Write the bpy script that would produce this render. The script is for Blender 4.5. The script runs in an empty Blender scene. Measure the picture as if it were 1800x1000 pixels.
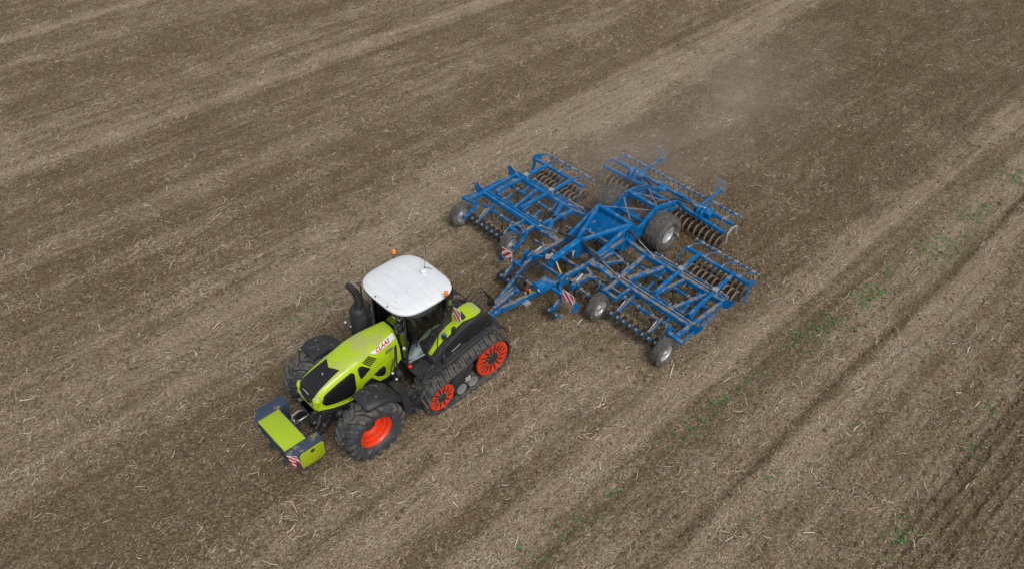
import bpy, math, random
import numpy as np
from mathutils import Vector, Matrix
random.seed(7)
PI = math.pi
scene = bpy.context.scene
col = scene.collection

# ------------------------------------------------------------------ camera, sky, sun, exposure
cam_d = bpy.data.cameras.new('camera'); cam = bpy.data.objects.new('camera', cam_d); col.objects.link(cam)
cam_d.sensor_fit = 'HORIZONTAL'; cam_d.sensor_width = 36.0
cam_d.lens = 1447.96 / 1800.0 * 36.0
cam_d.clip_start = 0.1; cam_d.clip_end = 3000
Mwc = ((0.72161626, -0.69183381, 0.02521811), (-0.44737797, -0.49381683, -0.74565266), (0.52832085, 0.52679306, -0.66585746))
right = Vector(Mwc[0]); down = Vector(Mwc[1]); fwd = Vector(Mwc[2])
R3 = Matrix((right, -down, -fwd)).transposed()
cam.matrix_world = Matrix.Translation((-6.53, -12.33, 16.715)) @ R3.to_4x4()
scene.camera = cam

w = bpy.data.worlds.new('World'); scene.world = w; w.use_nodes = True
nt = w.node_tree; nt.nodes.clear()
out = nt.nodes.new('ShaderNodeOutputWorld'); bg = nt.nodes.new('ShaderNodeBackground')
sky = nt.nodes.new('ShaderNodeTexSky'); sky.sky_type = 'NISHITA'; sky.sun_disc = False
SUN_EL, SUN_AZ = math.radians(52), math.radians(200)
sky.sun_elevation = SUN_EL; sky.sun_rotation = SUN_AZ
sky.air_density = 1.0; sky.dust_density = 4.0; sky.ozone_density = 1.0
hs = nt.nodes.new('ShaderNodeHueSaturation'); hs.inputs['Saturation'].default_value = 0.35
nt.links.new(sky.outputs[0], hs.inputs['Color']); nt.links.new(hs.outputs[0], bg.inputs['Color'])
bg.inputs['Strength'].default_value = 0.13
nt.links.new(bg.outputs[0], out.inputs[0])
sun_d = bpy.data.lights.new('sun', 'SUN'); sun_d.energy = 1.3; sun_d.angle = math.radians(18); sun_d.color = (1, .97, .93)
sun = bpy.data.objects.new('sun', sun_d); col.objects.link(sun)
# sky sun_rotation is clockwise from +Y seen from above
sdir = Vector((math.sin(SUN_AZ) * math.cos(SUN_EL), math.cos(SUN_AZ) * math.cos(SUN_EL), math.sin(SUN_EL)))
sun.rotation_euler = sdir.to_track_quat('Z', 'Y').to_euler()
scene.view_settings.view_transform = 'Standard'; scene.view_settings.look = 'None'
scene.view_settings.gamma = 1; scene.view_settings.use_curve_mapping = False
scene.view_settings.exposure = 0.0
scene.render.engine = 'CYCLES'
scene.cycles.volume_bounces = 3

# ------------------------------------------------------------------ helpers
ORG = {}
def tag(o, label=None, cat=None, group=None, kind=None):
    if label: o['label'] = label
    if cat: o['category'] = cat
    if group: o['group'] = group
    if kind: o['kind'] = kind
    return o
def empty(name, loc):
    o = bpy.data.objects.new(name, None); col.objects.link(o); o.location = loc
    o.empty_display_size = .2
    ORG[o.name] = Vector(loc); return o
def basis(p, q, up=(0, 0, 1)):
    p, q = Vector(p), Vector(q); z = (q - p).normalized(); u = Vector(up)
    if abs(z.dot(u)) > .995: u = Vector((1, 0, 0))
    x = u.cross(z).normalized(); y = z.cross(x)
    return x, y, z
SPLIT = {'bolt', 'wheel_bolt', 'wheel_slot', 'hinge', 'linkage_lug', 'front_lamp', 'clamp_plate', 'roof_plug', 'lamp_lens', 'work_lamp', 'roof_rib', 'end_cap', 'red_stripes', 'hydraulic_coupling', 'lifting_ear', 'front_hose', 'rail_hanger', 'hose_bracket', 'tine_carrier', 'engine_sill', 'valve_block'}
class MB:
    def __init__(s): s.v = []; s.f = []; s.m = []; s.mi = 0
    def add(s, vs, fs):
        b = len(s.v); s.v.extend([tuple(a) for a in vs])
        for f in fs: s.f.append(tuple(i + b for i in f)); s.m.append(s.mi)
        return s
    def box(s, a, b):
        x0, y0, z0 = [min(a[i], b[i]) for i in range(3)]; x1, y1, z1 = [max(a[i], b[i]) for i in range(3)]
        return s.add([(x0,y0,z0),(x1,y0,z0),(x1,y1,z0),(x0,y1,z0),(x0,y0,z1),(x1,y0,z1),(x1,y1,z1),(x0,y1,z1)],
                     [(3,2,1,0),(4,5,6,7),(0,1,5,4),(1,2,6,5),(2,3,7,6),(3,0,4,7)])
    def beam(s, p, q, wd, h=None, up=(0,0,1), ch=.12):
        """bar with chamfered corners: wd sideways, h along up"""
        h = wd if h is None else h
        x, y, z = basis(p, q, up); c = min(wd, h) * ch
        a, b = wd/2, h/2
        prof = [(-a+c,-b),(a-c,-b),(a,-b+c),(a,b-c),(a-c,b),(-a+c,b),(-a,b-c),(-a,-b+c)]
        vs = [Vector(e) + x*u + y*v for e in (p, q) for u, v in prof]
        fs = [(i, (i+1) % 8, 8+(i+1) % 8, 8+i) for i in range(8)] + [tuple(range(7,-1,-1)), tuple(range(8,16))]
        return s.add(vs, fs)
    def cyl(s, p, q, r, n=12, r2=None):
        r2 = r if r2 is None else r2
        x, y, z = basis(p, q)
        vs = [Vector(e) + x*rr*math.cos(2*PI*i/n) + y*rr*math.sin(2*PI*i/n) for e, rr in ((p, r), (q, r2)) for i in range(n)]
        fs = [(i, (i+1) % n, n+(i+1) % n, n+i) for i in range(n)] + [tuple(range(n-1,-1,-1)), tuple(range(n,2*n))]
        return s.add(vs, fs)
    def tube(s, pts, r, n=8):
        pts = [Vector(p) for p in pts]; rings = []; X = None
        for i, p in enumerate(pts):
            t = (pts[min(i+1, len(pts)-1)] - pts[max(i-1, 0)]).normalized()
            if X is None: X, Y, _ = basis(p, p + t)
            else:
                X = (X - t * X.dot(t)).normalized(); Y = t.cross(X)
            rr = r[i] if isinstance(r, (list, tuple)) else r
            rings.append([p + X*rr*math.cos(2*PI*k/n) + Y*rr*math.sin(2*PI*k/n) for k in range(n)])
        vs = [v for R in rings for v in R]
        fs = [(j*n+i, j*n+(i+1) % n, (j+1)*n+(i+1) % n, (j+1)*n+i) for j in range(len(pts)-1) for i in range(n)]
        fs += [tuple(range(n-1,-1,-1)), tuple(range((len(pts)-1)*n, len(pts)*n))]
        return s.add(vs, fs)
    def lathe(s, c, prof, n=40, closed=False, a0=0, a1=2*PI, axis='y'):
        """prof: list of (r, t); revolve round the Y axis (t along Y) or the Z axis through c"""
        full = abs(a1 - a0 - 2*PI) < 1e-6; m = n if full else n+1
        vs = []
        for i in range(m):
            a = a0 + (a1-a0)*i/n
            for r, t in prof:
                if axis == 'y': vs.append((c[0]+r*math.cos(a), c[1]+t, c[2]+r*math.sin(a)))
                else: vs.append((c[0]+r*math.cos(a), c[1]+r*math.sin(a), c[2]+t))
        k = len(prof); fs = []
        for i in range(n):
            j = (i+1) % m
            for q in range(k if closed else k-1):
                q2 = (q+1) % k
                fs.append((i*k+q, i*k+q2, j*k+q2, j*k+q))
        return s.add(vs, fs)
    def prism(s, poly, d0, d1, axis='y'):
        """poly in the two other axes (x,z for y; x,y for z; y,z for x)"""
        def P(u, v, d): return {'y': (u, d, v), 'z': (u, v, d), 'x': (d, u, v)}[axis]
        n = len(poly); vs = [P(u, v, d0) for u, v in poly] + [P(u, v, d1) for u, v in poly]
        fs = [(i, (i+1) % n, n+(i+1) % n, n+i) for i in range(n)] + [tuple(range(n-1,-1,-1)), tuple(range(n,2*n))]
        return s.add(vs, fs)
    def torus(s, c, R, r, n=28, m=8, axis='y', flat=1.0):
        return s.lathe(c, [(R + r*math.cos(2*PI*k/m), flat*r*math.sin(2*PI*k/m)) for k in range(m)], n, True, axis=axis)
    def sphere(s, c, r, n=14, m=8, sz=1.0):
        prof = [(max(r*math.sin(PI*k/m), 1e-4), -r*sz*math.cos(PI*k/m)) for k in range(m+1)]
        return s.lathe(c, prof, n, axis='z')
    def plate(s, poly3, nrm, t):
        """planar polygon of 3D points thickened by t along nrm"""
        nrm = Vector(nrm).normalized(); n = len(poly3)
        vs = [Vector(p) for p in poly3] + [Vector(p) + nrm*t for p in poly3]
        fs = [(i, (i+1) % n, n+(i+1) % n, n+i) for i in range(n)] + [tuple(range(n-1,-1,-1)), tuple(range(n,2*n))]
        return s.add(vs, fs)
    def islands(s):
        par = list(range(len(s.v)))
        def find(a):
            while par[a] != a: par[a] = par[par[a]]; a = par[a]
            return a
        for f in s.f:
            r = find(f[0])
            for i in f[1:]: par[find(i)] = r
        out = {}
        for k, f in enumerate(s.f): out.setdefault(find(f[0]), []).append(k)
        res = []
        for ks in out.values():
            m = MB(); mp = {}
            for k in ks:
                for i in s.f[k]:
                    if i not in mp: mp[i] = len(m.v); m.v.append(s.v[i])
                m.f.append(tuple(mp[i] for i in s.f[k])); m.m.append(s.m[k])
            res.append(m)
        return res
    def build(s, name, mats, parent=None, origin=None, smooth=40, bevel=0):
        if name in SPLIT:
            parts = s.islands()
            if len(parts) > 1:
                return [q.build1(name, mats, parent, origin, smooth, bevel) for q in parts][0]
        return s.build1(name, mats, parent, origin, smooth, bevel)
    def build1(s, name, mats, parent=None, origin=None, smooth=40, bevel=0):
        mats = mats if isinstance(mats, (list, tuple)) else [mats]
        po = ORG[parent.name] if parent else Vector((0,0,0))
        o_ = Vector(origin) if origin is not None else po
        me = bpy.data.meshes.new(name)
        me.from_pydata([(a[0]-o_[0], a[1]-o_[1], a[2]-o_[2]) for a in s.v], [], s.f)
        me.polygons.foreach_set('material_index', s.m)
        for m in mats: me.materials.append(m)
        import bmesh
        bm = bmesh.new(); bm.from_mesh(me); bmesh.ops.recalc_face_normals(bm, faces=bm.faces)
        if bevel:
            es = [e for e in bm.edges if len(e.link_faces) == 2 and e.calc_face_angle() > .6]
            bmesh.ops.bevel(bm, geom=es, offset=bevel, segments=2, profile=.5, affect='EDGES', clamp_overlap=True)
        bm.to_mesh(me); bm.free()
        if smooth:
            me.shade_smooth(); me.set_sharp_from_angle(angle=math.radians(smooth))
        o = bpy.data.objects.new(name, me); col.objects.link(o)
        if parent: o.parent = parent
        o.location = o_ - po; ORG[o.name] = o_
        return o
def cp(o, delta=(0,0,0), parent=None, top=True):
    c = o.copy(); col.objects.link(c)
    if parent is not None: c.parent = parent
    c.location = Vector(o.location) + (Vector(delta) if top else Vector((0,0,0)))
    ORG[c.name] = ORG[o.name] + Vector(delta)
    for ch in list(o.children): cp(ch, delta, c, False)
    return c

# ------------------------------------------------------------------ materials
def mat(name, color, rough=.5, metal=0, spec=.5, coat=0, noise=0, nscale=8, dust=0, dustcol=(.20,.155,.105), dscale=6, bump=0, bscale=60, trans=0, topdust=0, alpha=1):
    m = bpy.data.materials.new(name); m.use_nodes = True; nt = m.node_tree; N = nt.nodes; L = nt.links
    b = N['Principled BSDF']; b.inputs['Roughness'].default_value = rough; b.inputs['Metallic'].default_value = metal
    b.inputs['Specular IOR Level'].default_value = spec; b.inputs['Coat Weight'].default_value = coat; b.inputs['Coat Roughness'].default_value = .15
    c = (*color, 1)
    b.inputs['Base Color'].default_value = c
    geo = N.new('ShaderNodeNewGeometry')
    cur = None
    if noise:
        n = N.new('ShaderNodeTexNoise'); n.inputs['Scale'].default_value = nscale; n.inputs['Detail'].default_value = 6
        L.new(geo.outputs['Position'], n.inputs['Vector'])
        r = N.new('ShaderNodeMapRange'); r.inputs['From Min'].default_value = .3; r.inputs['From Max'].default_value = .7
        r.inputs['To Min'].default_value = 1-noise; r.inputs['To Max'].default_value = 1+noise; L.new(n.outputs['Fac'], r.inputs['Value'])
        v = N.new('ShaderNodeVectorMath'); v.operation = 'SCALE'; v.inputs[0].default_value = color; L.new(r.outputs[0], v.inputs['Scale'])
        cur = v.outputs[0]
    if dust or topdust:
        n = N.new('ShaderNodeTexNoise'); n.inputs['Scale'].default_value = dscale; n.inputs['Detail'].default_value = 8; n.inputs['Roughness'].default_value = .65
        L.new(geo.outputs['Position'], n.inputs['Vector'])
        sp = N.new('ShaderNodeSeparateXYZ'); L.new(geo.outputs['Normal'], sp.inputs[0])
        up = N.new('ShaderNodeMapRange'); up.inputs['From Min'].default_value = .35; up.inputs['From Max'].default_value = .9
        up.inputs['To Min'].default_value = 0; up.inputs['To Max'].default_value = topdust; L.new(sp.outputs['Z'], up.inputs['Value'])
        a = N.new('ShaderNodeMath'); a.operation = 'ADD'; a.inputs[1].default_value = dust; L.new(up.outputs[0], a.inputs[0])
        nn = N.new('ShaderNodeMapRange'); nn.inputs['From Min'].default_value = .3; nn.inputs['From Max'].default_value = .7; L.new(n.outputs['Fac'], nn.inputs['Value'])
        a2 = N.new('ShaderNodeMath'); a2.operation = 'ADD'; L.new(a.outputs[0], a2.inputs[0]); L.new(nn.outputs[0], a2.inputs[1])
        rr = N.new('ShaderNodeMapRange'); rr.inputs['From Min'].default_value = .88; rr.inputs['From Max'].default_value = 1.10; L.new(a2.outputs[0], rr.inputs['Value'])
        mx = N.new('ShaderNodeMix'); mx.data_type = 'RGBA'; L.new(rr.outputs[0], mx.inputs['Factor'])
        if cur: L.new(cur, mx.inputs['A'])
        else: mx.inputs['A'].default_value = c
        mx.inputs['B'].default_value = (*dustcol, 1); cur = mx.outputs['Result']
        rm = N.new('ShaderNodeMix'); rm.data_type = 'FLOAT'; L.new(rr.outputs[0], rm.inputs['Factor']); rm.inputs['A'].default_value = rough; rm.inputs['B'].default_value = .9
        L.new(rm.outputs['Result'], b.inputs['Roughness'])
    if cur: L.new(cur, b.inputs['Base Color'])
    if bump:
        n = N.new('ShaderNodeTexNoise'); n.inputs['Scale'].default_value = bscale; n.inputs['Detail'].default_value = 4; L.new(geo.outputs['Position'], n.inputs['Vector'])
        bp = N.new('ShaderNodeBump'); bp.inputs['Strength'].default_value = bump; bp.inputs['Distance'].default_value = .01; L.new(n.outputs['Fac'], bp.inputs['Height']); L.new(bp.outputs[0], b.inputs['Normal'])
    return m
LIME = mat('lime_paint', (.42,.60,.010), .30, coat=.4, noise=.05, nscale=2, dust=.0, dustcol=(.40,.43,.12), dscale=.9, topdust=.44)
LIME2 = mat('lime_sheet', (.36,.50,.02), .45, noise=.04, nscale=2)
DLIME = mat('dark_lime_sheet', (.33,.42,.01), .4, noise=.05, nscale=3, dust=.1, dscale=5)
GLASSBLK = mat('black_mesh_grille', (.012,.013,.014), .28, coat=.3, noise=.3, nscale=20, dust=.05, dustcol=(.08,.07,.06), dscale=14)
WHITE = mat('white_roof_plastic', (.74,.77,.79), .38, noise=.03, nscale=4, dust=.1, dustcol=(.5,.5,.48), dscale=9)
SIGNW = mat('sign_white', (.75,.78,.8), .35); SIGNR = mat('sign_red', (.62,.015,.02), .35)
ANTH = mat('anthracite_plastic', (.026,.027,.030), .5, noise=.15, nscale=6, dust=.12, dustcol=(.062,.056,.048), dscale=5, topdust=.16)
BLACK = mat('black_steel', (.022,.022,.024), .45, noise=.3, nscale=12, dust=.2, dustcol=(.12,.10,.08), dscale=9, topdust=.1)
HOSE = mat('black_hose', (.02,.02,.02), .45)
NAVY = mat('blue_grey_coat', (.036,.058,.095), .42, noise=.08, nscale=5, dust=.18, dustcol=(.2,.16,.11), dscale=4, topdust=.1)
RUB = mat('tyre_rubber', (.042,.047,.054), .6, noise=.25, nscale=5, dust=.26, dustcol=(.115,.103,.086), dscale=7, topdust=.30, bump=.3)
GRID = mat('worn_tread_plate', (.07,.07,.07), .5, metal=.3, noise=.3, nscale=12)
RIB_SHADE = mat('roof_rib_shade', (.67,.70,.72), .5)  # greyer than the roof plastic: shading of the ribs put into their colour
RUBD = mat('dusty_tyre_rubber', (.085,.082,.077), .75, noise=.25, nscale=7, dust=.30, dustcol=(.17,.15,.12), dscale=8, bump=.3)
RED = mat('orange_red_paint', (.72,.045,.008), .4, coat=.15, noise=.12, nscale=9, dust=.18, dustcol=(.3,.12,.07), dscale=14)
SILVD = mat('worn_grey_paint', (.26,.265,.27), .5, metal=.2, noise=.2, nscale=14)
SILV = mat('silver_paint', (.50,.51,.52), .4, metal=.35, noise=.1, nscale=10, dust=.2, dustcol=(.25,.22,.18), dscale=9)
CHROME = mat('bright_steel', (.62,.63,.65), .25, metal=1)
ZINC = mat('zinc_plate', (.42,.42,.40), .45, metal=.4, noise=.15, nscale=20)
BLUE = mat('blue_paint', (.0,.135,.375), .40, spec=.3, coat=.0, noise=.2, nscale=5, dust=.08, dustcol=(.22,.17,.115), dscale=5, topdust=.20)
BLUED = mat('dusty_blue_paint', (.0,.122,.335), .45, spec=.3, noise=.2, nscale=5, dust=.16, dustcol=(.24,.18,.115), dscale=6, topdust=.38)
SOILM = mat('caked_soil', (.20,.145,.09), .95, noise=.3, nscale=16, dust=.2, dustcol=(.09,.07,.05), dscale=10, bump=.6, bscale=40)
DISC = mat('dark_disc_steel', (.06,.06,.06), .5, metal=.5, noise=.3, nscale=15, dust=.25, dustcol=(.15,.115,.08), dscale=12)
ORANGE = mat('orange_lens', (.85,.22,.01), .2, coat=.6)
YEL = mat('yellow_sticker', (.80,.50,.01), .4); REDB = mat('red_plastic', (.6,.02,.02), .3)
BLUECAP = mat('blue_cap', (.0,.12,.5), .3); LAMP = mat('lamp_glass', (.55,.57,.6), .1, metal=.4)
SEATM = mat('seat_fabric', (.14,.20,.19), .8, noise=.2, nscale=10); INT = mat('cab_trim', (.28,.36,.34), .7, noise=.2, nscale=5)
FLOORM = mat('cab_floor', (.20,.27,.26), .7)
SKIN = mat('skin', (.45,.27,.19), .5); JACKET = mat('jacket_cloth', (.09,.07,.045), .85, noise=.3, nscale=12); TROUS = mat('trouser_cloth', (.05,.06,.09), .85); HAIR = mat('hair', (.03,.02,.015), .6)
GREYNET = mat('grey_plate', (.30,.30,.29), .6, noise=.2, nscale=20, dust=.25, dustcol=(.25,.2,.15))
def glass():
    m = bpy.data.materials.new('tinted_glass'); m.use_nodes = True; nt = m.node_tree; N = nt.nodes; L = nt.links
    N.remove(N['Principled BSDF']); o = N['Material Output']
    t = N.new('ShaderNodeBsdfTransparent'); t.inputs['Color'].default_value = (.72,.86,.82,1)
    g = N.new('ShaderNodeBsdfGlossy'); g.inputs['Roughness'].default_value = .03; g.inputs['Color'].default_value = (.9,.95,.95,1)
    fr = N.new('ShaderNodeFresnel'); fr.inputs['IOR'].default_value = 1.5
    mp = N.new('ShaderNodeMath'); mp.operation = 'MULTIPLY'; mp.inputs[1].default_value = 1.5; L.new(fr.outputs[0], mp.inputs[0])
    mx = N.new('ShaderNodeMixShader'); L.new(mp.outputs[0], mx.inputs[0]); L.new(t.outputs[0], mx.inputs[1]); L.new(g.outputs[0], mx.inputs[2]); L.new(mx.outputs[0], o.inputs[0])
    return m
GLASS = glass()
# ------------------------------------------------------------------ the field
class VN:
    """smooth value noise on a wrapped grid"""
    def __init__(s, seed, n=256): s.g = np.random.default_rng(seed).random((n, n)).astype(np.float32); s.n = n
    def __call__(s, x, y):
        xi = np.floor(x).astype(np.int64); yi = np.floor(y).astype(np.int64); fx = (x-xi); fy = (y-yi)
        fx = fx*fx*(3-2*fx); fy = fy*fy*(3-2*fy); n = s.n
        a = s.g[xi % n, yi % n]; b = s.g[(xi+1) % n, yi % n]; c = s.g[xi % n, (yi+1) % n]; d = s.g[(xi+1) % n, (yi+1) % n]
        return (a*(1-fx)+b*fx)*(1-fy) + (c*(1-fx)+d*fx)*fy
N1, N2, N3, N4, N5 = [VN(i) for i in range(11, 16)]
def fbm(n, x, y, o=4):
    t = 0; a = .5; s = 0
    for k in range(o): t = t + a*n(x*2**k + 17*k, y*2**k + 5*k); s += a; a *= .5
    return t/s
# litter cover across the field (Y): pale straw mulch against dark turned soil
BAND = np.array([(-60,.3),(-14,.2),(-12.4,.12),(-11.6,.18),(-10.9,.30),(-10.2,.42),(-9.4,.36),(-8.9,.55),(-8.35,.60),(-8.15,.30),(-7.95,.08),(-7.8,.3),(-7.4,.66),(-6.95,.70),(-6.5,.42),(-6.1,.26),(-5.75,.42),(-5.45,.78),(-4.95,.74),(-4.6,.42),(-4.3,.30),(-3.9,.55),(-3.3,.62),(-2.7,.50),(-2.0,.55),(-1.4,.30),(-.6,.14),(.4,.10),(1.2,.14),(1.9,.24),(2.6,.30),(3.2,.50),(4.0,.62),(4.8,.66),(5.6,.62),(6.4,.60),(7.2,.46),(8.0,.34),(8.8,.20),(10.0,.10),(10.8,.12),(11.4,.36),(12.2,.36),(13.0,.18),(13.8,.22),(14.6,.34),(15.4,.18),(16.1,.30),(16.7,.74),(17.2,.66),(17.8,.32),(18.6,.46),(19.6,.50),(20.6,.34),(21.4,.14),(22.8,.07),(24.2,.12),(25.2,.34),(25.9,.46),(26.6,.30),(27.3,.36),(27.75,.95),(28.1,.62),(28.6,.32),(30,.28),(33,.30),(60,.35)])
def warp(X, Y):
    sh = .115*np.clip(X-7, 0, 26)*np.exp(-((Y-5.2)/2.2)**2) * .6
    wob = (fbm(N4, X*.05, Y*.12+9, 3)-.5)*.55
    return Y - sh + wob
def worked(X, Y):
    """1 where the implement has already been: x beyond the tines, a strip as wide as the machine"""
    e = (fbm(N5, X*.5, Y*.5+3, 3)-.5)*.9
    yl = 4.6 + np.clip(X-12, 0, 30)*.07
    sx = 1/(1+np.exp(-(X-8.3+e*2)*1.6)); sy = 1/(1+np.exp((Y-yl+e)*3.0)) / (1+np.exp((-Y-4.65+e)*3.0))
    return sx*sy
def fields(X, Y):
    V = warp(X, Y)
    lit = (.36 + .82*(np.interp(V, BAND[:,0], BAND[:,1])-.34)).astype(np.float32)
    streak = fbm(N1, X*.10, V*1.5, 4)-.5; patch = fbm(N2, X*.55, V*.9, 4)-.5; fine = fbm(N3, X*1.6, V*3.2, 3)-.5
    hi = fbm(N5, X*.07+3, V*4.5, 2)-.5
    lit = lit + .40*streak + .34*patch + .34*fine + .50*hi
    lit = lit + .22*np.exp(-((V-5.9)/1.1)**2)/(1+np.exp(-(X-6)))
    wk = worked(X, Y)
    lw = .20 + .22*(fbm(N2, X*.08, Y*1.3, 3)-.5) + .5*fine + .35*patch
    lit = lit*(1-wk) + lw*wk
    return np.clip(lit, 0, 1), wk, V
def height(X, Y, lit, wk, V):
    h = (fbm(N3, X*3.1, Y*3.1, 3)-.5)*.055 + (fbm(N5, X*.7, Y*.9, 2)-.5)*.07
    rough = np.clip(1-lit, .2, 1)
    h = h + (fbm(N1, X*7.3, Y*7.3, 2)-.5)*.07*rough
    h = h - .05*(1/(1+np.exp(-(lit-.45)*-8)))*.5
    # wheel rut on the near side and the drilled rows at the right
    cr = V + (N2(X*.35, X*0+4)-.5)*.22
    h = h - .10*np.exp(-((cr+7.95)/.09)**2)*np.clip(N5(X*.7, X*0)*2.2-.6, 0, 1) + .03*np.exp(-((cr+7.7)/.15)**2)
    h = h - .03*np.exp(-((cr+6.15)/.12)**2)
    h = h + (fbm(N4, X*.25, V*3.2, 2)-.5)*.07
    row = np.clip((-Y-10.9)/.7, 0, 1)
    h = h + row*.035*np.sin(2*PI*(Y+.03*X + .1*(N2(X*.5, Y*.5)-.5))/.27)
    h = h + wk*.018*np.sin(2*PI*Y/.42 + 3*(N1(X*.2, Y*.3)))*np.clip((X-11)/3, 0, 1)
    return h
def axis_pts(lo, hi, step, far):
    a = list(np.arange(lo, hi+1e-6, step)); s = step; x = a[-1]; up = []
    while x < far: s *= 1.45; x += s; up.append(x)
    s = step; x = a[0]; dn = []
    while x > -far: s *= 1.45; x -= s; dn.append(x)
    return np.array(dn[::-1] + a + up)
xs = axis_pts(-10.5, 44, .095, 900); ys = axis_pts(-16.5, 34, .095, 900)
GX, GY = np.meshgrid(xs, ys, indexing='ij')
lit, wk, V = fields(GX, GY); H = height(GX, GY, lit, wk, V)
far_f = np.clip((np.hypot(GX-16, GY-8)-60)/80, 0, 1); H = H*(1-far_f)
# wheels, tracks and tines sit in the soil: keep the ground just under the machines level
H = H - .02
nx, ny = GX.shape
co = np.stack([GX, GY, H], -1).reshape(-1, 3).astype(np.float32)
idx = np.arange(nx*ny).reshape(nx, ny)
quads = np.stack([idx[:-1,:-1], idx[1:,:-1], idx[1:,1:], idx[:-1,1:]], -1).reshape(-1, 4)
def np_mesh(name, co, faces, k):
    me = bpy.data.meshes.new(name); me.vertices.add(len(co)); me.vertices.foreach_set('co', co.astype(np.float32).ravel())
    nf = len(faces); me.loops.add(nf*k); me.loops.foreach_set('vertex_index', faces.astype(np.int32).ravel())
    me.polygons.add(nf); me.polygons.foreach_set('loop_start', np.arange(0, nf*k, k, dtype=np.int32))
    me.update(calc_edges=True); return me
gm = np_mesh('ground', co, quads, 4); gm.shade_smooth()
at = gm.attributes.new('litter', 'FLOAT', 'POINT'); at.data.foreach_set('value', lit.astype(np.float32).ravel())
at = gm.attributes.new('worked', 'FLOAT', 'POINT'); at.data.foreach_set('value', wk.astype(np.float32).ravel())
ground = bpy.data.objects.new('ground', gm); col.objects.link(ground); tag(ground, 'brown harvested field of turned soil and chopped straw in long bands', None, None, 'structure')

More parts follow.
